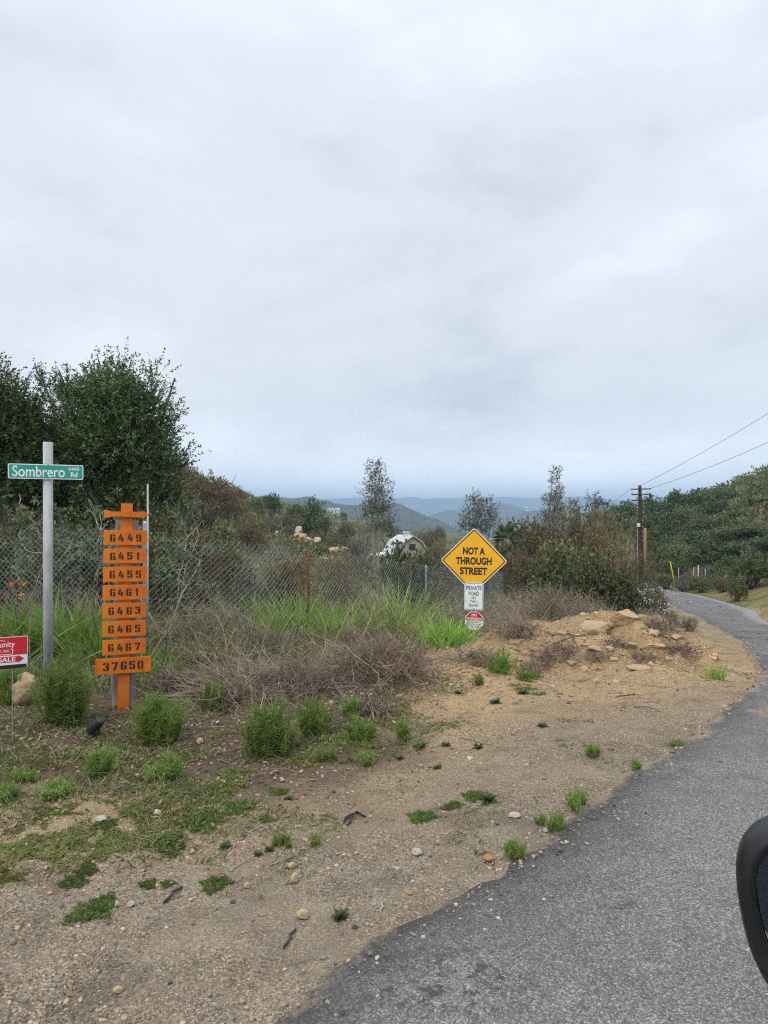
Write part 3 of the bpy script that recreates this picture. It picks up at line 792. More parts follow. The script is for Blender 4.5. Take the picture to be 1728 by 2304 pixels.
for k, (s_, v, w, h, tilt, dx, tw, th) in enumerate(BO):
    zb = zof(v); lean = (zb - ztop / 2) * 0
    b = MB().prism(rrect(w, h, .006, 3), -.068 - .001 * rb.random(), -.047).build('number_board', M_BOARD, ap, (-.003 + .003 * rb.uniform(-1, 1), 0, zb), (0, R(tilt * .4), 0), bevel=.0015)
    b['label'] = 'orange board stencilled %s' % s_
    n_ = len(s_); gh = th; gw = gh * .66; pitch = (tw - gw) / (n_ - 1)
    for i, ch in enumerate(s_):
        q = MB()
        x0 = -tw / 2 + i * pitch
        for poly in GL[ch]: q.flat([(x0 + px_ / 10 * gw, -gh / 2 + pz / 16 * gh) for px_, pz in poly], -.0715)
        q.build('numeral', M_STENCIL, b, (.002 * rb.uniform(-1, 1), 0, .002 * rb.uniform(-1, 1)))
    for sx in (-.025, .025):
        MB().tube([(sx, -.071, 0), (sx, -.066, 0)], .0028, 6).build('screw', M_GALV, b, (0, 0, h * .38))

# ------------------------------------------------------------------ diamond road sign with two plates
Yd = 11.0
rs = ground_thing('road_sign', 'yellow diamond road sign reading NOT A THROUGH STREET above two small plates', 'road sign', 1066, Yd, R(-7.6))
def zd(v): return EYE - (v - CV) / F_PX * Yd - rs.location.z
MB().box(-.022, .022, 0, .035, -.4, zd(1203)).build('post', M_GALV, rs)
dm = MB().prism(rrect(.762, .762, .045), -.003, 0).build('diamond_plate', M_WHITE, rs, (0, -.004, zd(1261.5)), (0, R(45 + .9), 0))
MB().flat(rrect(.742, .742, .040), -.0045).build('yellow_field', M_YELLOW, dm)
MB().ring(rrect(.722, .722, .036), rrect(.692, .692, .028), -.0062).build('black_border', M_BLACK, dm)
dt = link('lettering_plate', None, None)
bpy.data.objects.remove(dt)
for body, cz, w, h in (('NOT A', .157, .355, .118), ('THROUGH', -.004, .575, .120), ('STREET', -.168, .440, .120)):
    tx = text_mesh('lettering', body, M_BLACK, dm, 0, 0, w, h, -.0068, .040)
    a = -R(45)                                   # upright although the plate stands on its corner
    tx.rotation_euler = (0, a, 0)
    tx.location = (math.sin(a) * cz, 0, math.cos(a) * cz)
for ang in (0, 90, 180, 270):
    a = -R(45) + R(ang)
    MB().tube([(0, -.009, 0), (0, -.002, 0)], .008, 8).build('bolt', M_GALV, dm, (.40 * math.sin(a), 0, .40 * math.cos(a)))
pr = MB().prism(rrect(.305, .445, .030), -.020, -.017).build('private_road_plate', M_WHITE, rs, (0, 0, zd(1341.5)), (0, R(.8), 0))
MB().ring(rrect(.285, .425, .024), rrect(.275, .415, .020), -.0215).build('green_border', simplemat('dark green border', (.012, .075, .055)), pr)
for body, cz, w, h, bo in (('PRIVATE', .135, .240, .066, .01), ('ROAD', .047, .165, .062, .01), ('NO', -.025, .062, .040, 0), ('THRU', -.086, .116, .042, 0), ('TRAFFIC', -.148, .170, .044, 0)):
    text_mesh('lettering', body, M_BLACK, pr, 0, cz, w, h, -.0225, bo)
for z_ in (.192, -.192): MB().tube([(0, -.025, 0), (0, -.018, 0)], .008, 8).build('bolt', M_GALV, pr, (0, 0, z_))
oc = [(.148 * math.cos(R(22.5 + 45 * k)) / math.cos(R(22.5)), .148 * math.sin(R(22.5 + 45 * k)) / math.cos(R(22.5))) for k in range(8)]
nt = MB().prism(oc, -.004, -.001).build('no_trespassing_plate', M_WHITE, rs, (.006, 0, zd(1396.5)), (0, R(1.5), 0))
s_ = .93
top = [(s_ * x, s_ * z) for x, z in oc if z > 0]
top = sorted(top, key=lambda p: math.atan2(p[1], p[0]))
MB().flat([(s_ * .148, .005)] + top + [(-s_ * .148, .005)], -.0052).build('red_field', M_RED, nt)
text_mesh('lettering', 'NO', M_WHITE, nt, 0, .094, .085, .046, -.0062, .03)
text_mesh('lettering', 'TRESPASSING', M_WHITE, nt, 0, .034, .255, .036, -.0062, .02)
text_mesh('lettering', 'PRIVATE PROPERTY', M_BLACK, nt, 0, -.022, .235, .019, -.0062, .01)
text_mesh('lettering', 'VIOLATORS WILL BE', M_BLACK, nt, 0, -.056, .205, .016, -.0062, .01)
text_mesh('lettering', 'PROSECUTED', M_BLACK, nt, 0, -.088, .150, .016, -.0062, .01)

# ------------------------------------------------------------------ property sign at the left edge
Yr = 5.1
xr = (62 - CU) / F_PX * Yr
re_ = thing('property_sign', 'red and white property sale arrow sign on wire stakes at the left edge', 'yard sign', (xr, Yr, h1(xr, Yr)), R(32))
WR, HR = .60, .238
def zr(v): return EYE - (v - CV) / F_PX * Yr - re_.location.z
rp = MB().prism([(-WR, -HR/2), (0, -HR/2), (0, HR/2), (-WR, HR/2)], -.005, 0).build('sign_panel', M_WHITE, re_, (0, 0, zr(1466)), (0, R(1.2), 0))
MB().flat([(-WR + .003, -.015), (-.004, -.015), (-.004, HR/2 - .003), (-WR + .003, HR/2 - .003)], -.0065).build('red_field', M_RED, rp)
MB().flat([(-WR + .003, -HR/2 + .002), (-.004, -HR/2 + .002), (-.004, -HR/2 + .032), (-WR + .003, -HR/2 + .032)], -.0065).build('black_strip', M_BLACK, rp)
MB().flat([(-.52, -.069), (-.060, -.069), (-.060, -.075), (-.022, -.047), (-.060, -.020), (-.060, -.026), (-.52, -.026)], -.0065).build('red_arrow', M_RED, rp)
text_mesh('lettering', 'Community', M_WHITE, rp, -.206, .060, .242, .054, -.0075, .006)
text_mesh('lettering', 'REALTY, INC.', M_WHITE, rp, -.186, .016, .136, .021, -.0075, .008)
text_mesh('lettering', 'FOR SALE', M_WHITE, rp, -.192, -.0475, .225, .033, -.0075, .02)
ol = MB()
for (x0, z0), (x1, z1) in (((-.25, .114), (-.150, .090)), ((-.100, .020), (-.100, -.008)), ((-.40, -.008), (-.100, -.008)), ((-.112, .030), (-.090, .018))):
    d = Vector((x1 - x0, z1 - z0)).normalized() * .0018; nx_, nz_ = -d.y, d.x
    ol.flat([(x0 - nx_, z0 - nz_), (x1 - nx_, z1 - nz_), (x1 + nx_, z1 + nz_), (x0 + nx_, z0 + nz_)], -.0078)
ol.build('house_outline', M_WHITE, rp)
for sx in (-.10, -.50): MB().tube([(sx, .003, -.2), (sx, .003, zr(1466))], .003, 6).build('stake', M_GALV, re_)

# ------------------------------------------------------------------ landscape spotlight
xs_, ys_, zs_ = gp(218, 1664)
sl = thing('spotlight', 'small black garden spotlight on the dirt below the address post', 'spotlight', (xs_, ys_, zs_), R(-25))
MB().tube([(0, 0, -.06), (0, 0, .02), (0, 0, .055)], [.010, .013, .013], 10).build('stake', M_BLACKPL, sl)
MB().box(-.022, .022, -.018, .018, .03, .075).build('knuckle', M_BLACKPL, sl, bevel=.006)
hd = MB().tube([(-.075, 0, -.030), (-.035, 0, -.010), (.01, 0, .004), (.055, 0, .018), (.060, 0, .020)], [.046, .046, .042, .034, .026], 18).build('lamp_head', M_BLACKPL, sl, (0, 0, .115), (0, R(-24), 0), smooth=False, bevel=.001)
MB().tube([(-.0775, 0, -.031), (-.076, 0, -.0305)], .040, 18).build('lens', simplemat('spotlight lens', (.03, .03, .03), None, 5, .1), hd)

# ------------------------------------------------------------------ chain link fence
FP = poly_resample([(-12, 10.6), (-9, 9.9), (-6, 9.1), (-4.4, 8.85), (-3.02, 8.75)], .05)
FP2 = poly_resample([(-3.02, 8.75), (-2.3, 8.95), (-1.62, 9.3), (-1.14, 10.0), (-.5, 11.0), (.13, 12), (.8, 13.4), (1.5, 15), (2.4, 17.4), (3.5, 20), (4.7, 23), (6.0, 26), (7.5, 29)], .05)
TOPZ = lambda x, y: np.interp(y, [8.7, 8.95, 9.3, 10, 11, 12, 15, 20, 26, 29], [1.40, 1.33, 1.24, 1.13, 1.00, .85, .44, -.08, -.41, -.5])
TOPL = lambda x: np.interp(x, [-12, -9, -7, -5.5, -4.4, -3.9, -3.0], [1.5, 1.42, 1.30, 1.36, 1.44, 1.48, 1.42])
fence = thing('chain_link_fence', 'sagging grey chain link fence in front of the scrub, partly rusted brown', 'fence', (-3.02, 8.75, h1(-3.02, 8.75)))
fo = np.array(fence.location)
rg = np.random.default_rng(11)
def chain(P, topf, seed):
    s = np.concatenate([[0], np.cumsum(np.linalg.norm(np.diff(P, axis=0), axis=1))])
    Ltot = s[-1]; pitch = .075; hgt = 1.42; K = 14
    n = int((Ltot + 2 * hgt) / pitch)
    V = []; Fq = []; rusty = []; off = 0
    for sg in (1, -1):
        s0 = np.arange(n) * pitch - (hgt if sg > 0 else 0)
        tt = np.linspace(0, 1, K + 1)
        S = s0[:, None] + sg * hgt * .97 * tt[None] + .003 * rg.normal(size=(n, K + 1))
        ok = (S[:, -1] > 0) & (S[:, -1] < Ltot)
        S = S[ok]
        Sc = np.clip(S, 0, Ltot)
        x = np.interp(Sc, s, P[:, 0]); y = np.interp(Sc, s, P[:, 1])
        zt_ = topf(x, y) + .025 * fbm(Sc / .9, Sc * 0, seed, 3)
        z = zt_ - hgt * (1 - tt[None]) + (tt[None] > .99) * rg.uniform(-.01, .025, (len(S), 1))
        y = y + .05 * fbm(x / .8, z / .6, seed + 5, 3) + .004 * sg
        Pp = np.stack([x, y, z], -1)
        T = unit(np.gradient(Pp, axis=1)); a_ = unit(np.cross(T, np.array([0, 1, 0.2]) + 0 * T)); b_ = np.cross(T, a_)
        v = np.stack([Pp + (a_ * math.cos(q) + b_ * math.sin(q)) * .0021 for q in (0, 2.094, 4.189)], 2).reshape(-1, 3)
        f = quads_strip(len(S), K + 1, 3)
        # wires that would start beyond the end of a bay are trimmed
        inside = ((S >= 0) & (S <= Ltot)); keep = np.repeat((inside[:, :-1] & inside[:, 1:]).reshape(-1), 3)
        fc = np.repeat(x[:, :-1].reshape(-1), 3); fy = np.repeat(y[:, :-1].reshape(-1), 3)
        V.append(v); Fq.append(f[keep] + off); rusty.append(((fy > 9.8 + .6 * fbm(fc * 3, fy * 3, 9, 2)) & (fy < 10.4 + .5 * fbm(fc * 3, fy, 19, 2)))[keep]); off += len(v)
    return np.vstack(V), np.vstack(Fq), np.concatenate(rusty)
V1, F1, r1_ = chain(FP, lambda x, y: TOPL(x), 3)
V2, F2, r2_ = chain(FP2, TOPZ, 7)
link('wire_mesh', mesh_np('wire_mesh', V1 - fo, F1, [M_WIRE, M_RUSTW], r1_ * 0), fence)
link('wire_mesh', mesh_np('wire_mesh', V2 - fo, F2, [M_WIRE, M_RUSTW], r2_.astype(int)), fence)
for (x, y, zt_, r_, mt) in ((-3.06, 8.72, EYE - (1172 - CV) / F_PX * 8.72, .034, M_GALV), (-1.12, 10.02, 1.15, .022, M_RUST), (-6, 9.14, 1.3, .022, M_GALV), (-9, 9.94, 1.4, .022, M_GALV), (.83, 13.43, .64, .022, M_GALV), (2.43, 17.43, .20, .022, M_GALV), (4.73, 23.03, -.25, .022, M_GALV)):
    zb = h1(x, y)
    MB().tube([(0, 0, -.3), (0, 0, (zt_ - zb) * .97), (0, 0, zt_ - zb + .0)], [r_, r_, r_ * .98], 12).build('fence_post', mt, fence, (x - fo[0], y - fo[1], zb - fo[2]), smooth=True)
xk, yk = (332.5 - CU) / F_PX * 8.5, 8.5
tp = thing('marker_pole', 'tall thin grey pipe standing behind the address post', 'pole', (xk, yk, h1(xk, yk)))
ztp = EYE - (1089 - CV) / F_PX * yk - tp.location.z
MB().tube([(0, 0, -.2), (0, 0, ztp)], .0125, 8).build('pipe', M_GALV, tp, smooth=True)
for z_ in (.62, .96): 
    MB().tube([(-.02, -.0, ztp * z_ - .003), (.0, -.016, ztp * z_), (.018, .004, ztp * z_ + .004)], .004, 6).build('wire_tie', M_WIRE, tp)

# ------------------------------------------------------------------ utility pole, wires
Yu = 60.0
xu = (1440 - CU) / F_PX * Yu
zbu = h1(xu, Yu)
up = thing('utility_pole', 'dark wooden utility pole with three crossarms beside the bend of the road', 'utility pole', (xu, Yu, zbu))
def zu(v): return EYE - (v - CV) / F_PX * Yu - zbu
hp = zu(1092)
MB().tube([(.20, 0, -.6), (.20 - .05, 0, hp * .35), (0.02, 0, hp * .8), (-.02, 0, hp)], [.30, .26, .17, .13], 14).build('pole', M_POLE, up, smooth=True)
for v, w, dz in ((1100.5, 1.02, .03), (1112.5, .92, .0), (1126, .92, 0)):
    a_ = MB().box(-w, w, -.19, -.09, -.05, .05).build('crossarm', M_POLE, up, (.0, 0, zu(v)), (0, R(-1.2 if v < 1120 else 0), R(14)))
    for sx in ((-.9, .86) if v < 1120 and v > 1105 else (-.4, .36)) if v > 1105 else ():
        MB().tube([(sx, -.14, .04), (sx, -.14, .12), (sx, -.14, .2)], [.03, .05, .04], 8).build('insulator', M_GALV, a_)
bx = MB().box(-.20, .02, -.42, -.22, -.15, .15).build('meter_box', M_WHITE, up, (-.16, 0, zu(1181)))
MB().tube([(-.28, -.2, 0), (-.28, -.2, zu(1184))], .035, 8).build('conduit', M_GALV, up)
for v in (1170, 1185, 1196, 1206, 1215): MB().box(-.03, .03, -.34, -.30, -.03, .03).build('tag_plate', M_WHITE, up, (.12, 0, zu(v)))
xq, yq = (1451.5 - CU) / F_PX * 59, 59.0
st = thing('stub_post', 'short tan wooden post standing right against the utility pole', 'post', (xq, yq, h1(xq, yq)))
hq = EYE - (1188 - CV) / F_PX * yq - st.location.z
MB().tube([(0, 0, -.3), (0, 0, hq - .03), (0, 0, hq)], [.15, .13, .12], 12).build('timber', M_TAN, st, smooth=True)
MB().box(-.10, .16, -.24, -.14, -.16, .14).build('white_tag', M_WHITE, st, (0, 0, EYE - (1283 - CV) / F_PX * yq - st.location.z))
def cable(name, label, a, b, sag, r_=.016, r2=None):
    a, b = Vector(a), Vector(b)
    pts = [a.lerp(b, t / 28) - Vector((0, 0, sag * 4 * (t / 28) * (1 - t / 28))) for t in range(29)]
    q = thing(name, label, 'power line', a, 0, 'wires on the utility pole')
    MB().tube([p - a for p in pts], [r_ + ((r2 or r_) - r_) * k / 28 for k in range(29)], 6, False).build('cable', M_CABLE, q)
def edge_far(u, v, Y0, k, ext):
    """continue a wire from a pole through the frame edge and on to the next pole"""
    return None
pA = Vector((xu - .02, Yu - .14, zbu + hp - .02)); pB = Vector((xu + .98, Yu - .0, zbu + zu(1098)))
qA = Vector(px(1728, 912, 46)); qB = Vector(px(1728, 977, 46))
cable('power_line', 'upper wire rising to the right from the top of the utility pole', pA, pA + (qA - pA) * 1.9, .55, .017, .014)
cable('power_line', 'lower wire rising to the right from the top crossarm tip', pB, pB + (qB - pB) * 1.9, .55, .017, .014)
pC = Vector((xu + .2, Yu - .25, zbu + zu(1195)))
qC = Vector(px(1728, 1150, 44))
cable('power_line', 'pale low cable crossing in front of the hillside trees', pC, pC + (qC - pC) * 1.9, .9, .018)
cable('power_line', 'wire running down to the valley from the left crossarm tip', Vector((xu - 1.0, Yu - .2, zbu + zu(1102))), px(1330, 1146, 150), .6, .014, .02)

# ------------------------------------------------------------------ the parked car's mirror at the right edge
def sel(a, b, n=40, p=3.2):
    out = []
    for k in range(n):
        t = 2 * math.pi * k / n; c, s = math.cos(t), math.sin(t)
        out.append((a * abs(c) ** (2 / p) * (1 if c > 0 else -1), b * abs(s) ** (2 / p) * (1 if s > 0 else -1)))
    return out
def loft(secs, n=40):
    """secs: (depth, half width, half height, centre x, centre z, exponent) closed at the first section"""
    q = MB(); prev = None
    for i, (d_, a, b, cx, cz, p) in enumerate(secs):
        rgv = [q.bm.verts.new((x + cx, d_, z + cz)) for x, z in sel(a, b, n, p)]
        if prev:
            for k in range(n): q.bm.faces.new((prev[k], prev[(k+1) % n], rgv[(k+1) % n], rgv[k]))
        else: q.bm.faces.new(rgv)
        prev = rgv
    return q
car = thing('parked_car', 'dark car of which only the black wing mirror shows at the right edge', 'car', (1.25, .25, 0), R(-46))
cinv = Matrix.Rotation(R(46), 4, 'Z') @ Matrix.Translation((-1.25, -.25, 0))
def inv(p): return cinv @ Vector(p)
M_HOUSE = NT('mirror housing'); 
_o = M_HOUSE.obj(); _nz = M_HOUSE.noise(700, 2, .5, _o)
M_HOUSE = M_HOUSE.done(M_HOUSE.mix(M_HOUSE.rng(M_HOUSE.noise(9, 4, .6, _o), .4, .7), (.010, .010, .011), (.028, .026, .023)), .46, M_HOUSE.bump(_nz, .12, .0004), .45)
M_GLASSM = simplemat('mirror glass', (.62, .65, .70), None, 4, .02, 0, 1.0)
M_CAR = simplemat('dark blue car paint', (.030, .036, .055), (.036, .044, .065), 3, .25, 0, 0, .6)
mp_ = inv(px(1866, 2070, .80))
mh = loft([(.110, .02, .03, .02, 0, 2), (.100, .055, .075, .012, 0, 2.2), (.078, .082, .108, .004, 0, 2.4), (.045, .096, .124, 0, 0, 2.6), (.012, .101, .128, 0, 0, 2.7), (-.006, .100, .127, 0, 0, 2.7),
           (-.013, .094, .121, 0, 0, 2.7), (-.0135, .088, .115, 0, 0, 2.7), (-.006, .081, .108, 0, 0, 2.7), (.022, .077, .103, 0, 0, 2.7), (.030, .02, .03, 0, 0, 2)]).build('wing_mirror', M_HOUSE, car, mp_, (0, R(-11), R(46 - 17)), smooth=True)
mh.scale = (.92, .92, .90)
loft([(.0185, .0765, .1025, 0, 0, 2.7), (.017, .076, .102, 0, 0, 2.7)]).build('mirror_glass', M_GLASSM, mh, (0, 0, 0), (0, 0, 0), smooth=False)
gl = mh.children[0].data
# close the pane's front
bmx = bmesh.new(); bmx.from_mesh(gl); bmesh.ops.holes_fill(bmx, edges=[e_ for e_ in bmx.edges if e_.is_boundary]); bmx.to_mesh(gl); bmx.free()
MB().tube([mp_ + Vector((.05, .03, -.05)), inv((.86, .78, 1.10)), inv((1.05, .62, 1.06))], [.045, .04, .05], 12).build('mirror_arm', M_HOUSE, car, smooth=True)
# door and side of the car, along the road edge, out of the frame to the right
dpl = MB()
prof = [(.0, .35), (.03, .55), (.06, .85), (.02, 1.08), (-.06, 1.12), (-.06, 1.05), (-.12, .8), (-.12, .35)]
L0, L1 = -1.9, 1.3
vs_ = [[dpl.bm.verts.new((-.06 * 0 - x + .0, y, z)) for x, z in prof] for y in (L0, L0 + .4, 0, .7, L1)]
for a_, b_ in zip(vs_[:-1], vs_[1:]):
    for k in range(len(prof)): dpl.bm.faces.new((a_[k], a_[(k+1) % len(prof)], b_[(k+1) % len(prof)], b_[k]))
dpl.bm.faces.new(vs_[0]); dpl.bm.faces.new(vs_[-1][::-1])
dpl.build('door', M_CAR, car, (.06, 0, 0), smooth=False, bevel=.004)

# ================================================================== PLANT MATERIALS
L_FICUS = leafmat('ficus leaves', [(.016, .030, .011), (.034, .062, .020), (.062, .098, .032), (.13, .18, .065)], .22, .42, .9, .45)
L_FICUS2 = leafmat('paler ficus leaves', [(.018, .034, .011), (.038, .068, .020), (.070, .108, .032), (.13, .18, .060)], .25, .45, .9, .4)
L_CASTOR = leafmat('castor leaves', [(.028, .045, .026), (.052, .080, .044), (.090, .122, .066), (.13, .08, .05)], .3, .5, 1.5)
L_FENNEL = leafmat('feathery green', [(.062, .105, .022), (.112, .180, .040), (.170, .250, .066), (.25, .32, .11)], .42, .6, 3)
L_WEED = leafmat('weed green', [(.042, .072, .018), (.078, .122, .030), (.128, .180, .052)], .35, .6, 5)
L_WEEDB = leafmat('bluish weed', [(.036, .060, .032), (.064, .095, .050), (.105, .140, .075)], .3, .6, 5)
L_MOSS = leafmat('low turf', [(.058, .066, .022), (.090, .112, .030), (.130, .165, .045), (.15, .125, .060)], .3, .7, 3)
L_BLADE = leafmat('sword leaves', [(.052, .100, .018), (.092, .165, .030), (.142, .225, .050), (.21, .28, .09)], .4, .5, 2.5)
L_BLADE_B = leafmat('bright sword leaves', [(.090, .175, .022), (.148, .275, .042), (.210, .350, .068), (.29, .41, .12)], .42, .5, 2.5)
L_REED = leafmat('pale reed leaves', [(.080, .125, .035), (.140, .195, .060), (.23, .28, .105), (.33, .33, .17)], .4, .55, 2.5)
L_SAGE = leafmat('grey green sage', [(.050, .062, .040), (.090, .105, .066), (.135, .150, .098), (.20, .20, .145)], .25, .7, 2.5)
L_DRY = leafmat('dry grey stems', [(.082, .068, .048), (.148, .124, .092), (.225, .195, .150), (.32, .285, .23)], 0, .85, 3)
L_STRAW = leafmat('straw stems', [(.15, .12, .085), (.22, .18, .125), (.30, .26, .19)], .1, .8, 3)
L_DEAD = leafmat('dead brown brush', [(.050, .038, .027), (.102, .078, .058), (.175, .140, .108), (.27, .23, .185)], 0, .9, 3)
L_BROWN = leafmat('brown green scrub', [(.050, .046, .024), (.085, .075, .040), (.128, .105, .060), (.18, .145, .095)], .2, .7, 1.5)
L_DARK = leafmat('dark chaparral leaves', [(.018, .026, .012), (.038, .050, .020), (.068, .082, .034), (.11, .12, .060)], .2, .5, 1.5)
L_OLIVE = leafmat('olive scrub', [(.042, .058, .023), (.072, .096, .036), (.112, .140, .054), (.165, .19, .085)], .22, .6, 1.0)
L_OAK = leafmat('oak leaves', [(.026, .046, .019), (.052, .084, .032), (.088, .128, .050), (.135, .175, .075)], .2, .55, .5)
L_GREY = leafmat('grey scrub', [(.060, .062, .048), (.098, .098, .078), (.15, .145, .12)], .15, .75, 1.0)
L_EUC = leafmat('eucalyptus leaves', [(.045, .055, .036), (.080, .094, .062), (.125, .135, .095), (.19, .165, .12)], .3, .55, .6)
L_PALM = leafmat('palm leaves', [(.030, .045, .018), (.055, .075, .03), (.09, .11, .05)], .2, .5, 1)
L_LILAC = leafmat('pale lilac flowers', [(.30, .31, .40), (.42, .43, .52), (.55, .56, .64)], .3, .8, 3)
L_ORFLOW = leafmat('orange flowers', [(.55, .12, .03), (.68, .18, .04), (.75, .28, .08)], .3, .6, 3)
L_LITTER = leafmat('fallen leaves', [(.10, .062, .036), (.16, .105, .062), (.23, .165, .105), (.32, .265, .19)], .1, .75, 4)
M_BARK = simplemat('grey bark', (.10, .085, .070), (.20, .175, .15), 8, .9, .4, stretch=(2, 2, .4))
M_BARKP = simplemat('pale bark', (.30, .27, .22), (.45, .42, .36), 10, .85, .3, stretch=(2, 2, .5))
M_TWIG = simplemat('twigs', (.075, .060, .048), (.15, .125, .10), 12, .9)
M_CHAR = simplemat('charred wood', (.020, .018, .017), (.05, .046, .042), 20, .9, .3)

def stone_mat(name, a, b, c):
    t = NT(name); o = t.obj()
    k = t.mix(t.rng(t.noise(3.5, 6, .6, o), .35, .65), a, b)
    k = t.mix(t.math('MULTIPLY', t.rng(t.noise(14, 5, .7, o), .52, .7), .7), k, c)
    k = t.mix(.35, k, t.ramp(t.noise(120, 2, .6, o), [(.3, (.6, .6, .6)), (.7, (1.35, 1.35, 1.35))]), 'MULTIPLY')
    return t.done(k, .9, t.bump(t.noise(30, 7, .7, o), .6, .012), .2)
S_TAN = stone_mat('tan granite', (.49, .365, .22), (.40, .285, .165), (.23, .17, .115))
S_GREY = stone_mat('grey granite', (.40, .37, .33), (.33, .30, .26), (.22, .19, .165))
S_YEL = stone_mat('yellow sandstone', (.60, .47, .27), (.52, .39, .22), (.43, .31, .18))
S_PALE = stone_mat('pale stone', (.56, .50, .41), (.48, .42, .34), (.45, .38, .29))
S_OR = stone_mat('orange stone', (.48, .26, .12), (.40, .22, .11), (.32, .19, .11))

# ================================================================== BIG TREES AT THE LEFT
def ez(u, v, Y, x, y): return EYE - (v - CV) / F_PX * Y
def tree(name, label, cat, u, Y, blobs, nsh, nl, slen, ll, lw, leaf, bark, seed, trunk_r=.16, up=.5, out=.75, rnd=.45, droop=0, group=None, stems=1, shell=(.35, 1.0), fork=.3, base=None, zmin=-.7, shrink=0):
    """blobs: (u, v, depth offset, radius px, radius px vertical) as the photo shows the crown"""
    rng = np.random.default_rng(seed)
    x, y = (u - CU) / F_PX * Y, Y
    z = h1(x, y)
    C = np.array([[(bu - CU) / F_PX * (Y + dy) - x, dy, EYE - (bv - CV) / F_PX * (Y + dy) - z] for bu, bv, dy, r1, r2 in blobs])
    Rr = np.array([[max(r1 - shrink, 10) * Y / F_PX, max(r1 - shrink, 10) * Y / F_PX, max(r2 - shrink, 10) * Y / F_PX] for _, _, _, r1, r2 in blobs])
    t = thing(name, label, cat, (x, y, z), 0, group)
    top = C[:, 2].max()
    A = Acc()
    A.add(crown(rng, C, Rr, nsh, slen, nl, ll, lw, up, out, rnd, droop, shell, zmin), leaf)
    A.link('crown', t)
    B = Acc(); fk = np.array([0, 0, top * fork])
    for s_ in range(stems):
        o = np.array([rng.uniform(-.3, .3), rng.uniform(-.3, .3), 0]) * (stems > 1)
        B.add(strands(rng, np.array([[0, 0, -.3]]) + o * .4, np.array([[o[0] * .3, o[1] * .3, 1]]), top * fork + .3, trunk_r * 2.2, None, 5, True, .012, .25), bark)
    tips = np.vstack([C, C + Rr * sphere_dirs(rng, len(C), -.1) * .45])
    B.add(limbs(rng, fk, tips, trunk_r * .55, trunk_r * .12, 6, .03), bark)
    B.link('trunk', t, smooth=True)
    return t
tree('ficus_tree', 'large dense dark green tree rising behind the street name sign', 'tree', 255, 17.5,
     [(262, 985, 0, 150, 130), (250, 905, 0, 95, 95), (268, 845, .3, 42, 60), (160, 900, 0, 75, 55), (95, 868, .2, 34, 34), (335, 915, -.2, 62, 55), (375, 975, 0, 45, 65), (365, 1060, -.3, 68, 80),
      (200, 1060, 0, 120, 110), (300, 1120, .3, 130, 90), (230, 1190, .3, 150, 60), (110, 1150, .6, 110, 80), (390, 1130, 0, 40, 60), (130, 1000, .5, 70, 80), (345, 860, .2, 30, 25), (398, 1040, 0, 22, 30)],
     5600, 24, .66, .085, .036, L_FICUS, M_BARK, 5, .2, shrink=34, shell=(.2, 1.0))
tree('ficus_tree', 'dark green tree cut by the left edge of the photo', 'tree', 15, 16.5,
     [(20, 960, 0, 95, 95), (-30, 900, 0, 75, 70), (35, 880, 0, 34, 38), (-60, 1000, 0, 120, 120), (60, 1050, .2, 85, 95), (-40, 1110, 0, 120, 90), (5, 850, 0, 24, 24), (75, 950, .2, 45, 50)],
     3600, 24, .66, .085, .036, L_FICUS2, M_BARK, 6, .2, shrink=32, shell=(.2, 1.0))

# castor bean plants: pale forking stems with starry leaves at the ends
def castor(label, u, Y, v_top, seed, spread=.8, nb=5):
    rng = np.random.default_rng(seed)
    x = (u - CU) / F_PX * Y; z = h1(x, Y)
    Ht = EYE - (v_top - CV) / F_PX * Y - z
    t = thing('castor_plant', label, 'plant', (x, Y, z), 0, 'castor plants behind the fence')
    B = Acc(); tips = []
    for i in range(nb):
        a = rng.uniform(0, 6.28); d = np.array([math.cos(a) * spread * .45, math.sin(a) * .25, 1])
        V, Fq = strands(rng, np.array([[0, 0, -.1]]), d[None], Ht * rng.uniform(.6, .95), .035, np.array([[math.cos(a) * .15, 0, -.1]]), 7, True, .022, .55)
        B.add((V, Fq), M_BARKP)
        top = V.reshape(-1, 3, 3).mean(1)
        for kk in (4, 5, 7):
            p = top[kk]; nn = 2
            dd = unit(rng.normal(size=(nn, 3)) * [1, .6, .5] + [0, 0, .9])
            V2, F2 = strands(rng, np.repeat(p[None], nn, 0), dd, rng.uniform(.2, .45, nn), .014, None, 4, True, .03, .5)
            B.add((V2, F2), M_BARKP); tips += list(V2.reshape(nn, 5, 3, 3).mean(2)[:, -1])
    B.link('stems', t)
    tips = np.array(tips); A = Acc()
    P = []; D = []
    for p in tips:
        for _ in range(5):
            q = p + rng.normal(size=3) * .13 + [0, 0, -.04]; nrm_ = unit(rng.normal(size=3) * .5 + [0, -.5, .8])
            a = unit(np.cross(nrm_, rng.normal(size=3))); b = np.cross(nrm_, a)
            for k in range(7):
                an = (k - 3) * .75
                P.append(q); D.append(a * math.cos(an) + b * math.sin(an) - np.array([0, 0, .25]))
    n = len(P)
    A.add(leaves(rng, np.array(P), np.array(D), .11 * rng.uniform(.7, 1.2, n), .035), L_CASTOR)
    A.link('leaves', t)
castor('tall pale stemmed castor plant between the street sign and the address post', 205, 10.6, 1065, 1, .7, 5)
castor('castor plant with bare crooked stems right beside the grey street sign post', 140, 10.2, 1105, 2, .6, 4)
castor('castor plant leaning out beside the thin pipe right of the address post', 372, 10.5, 1130, 3, .7, 4)
castor('castor plant with dark leaves at the left edge behind the fence', 20, 10.2, 1150, 4, .9, 5)

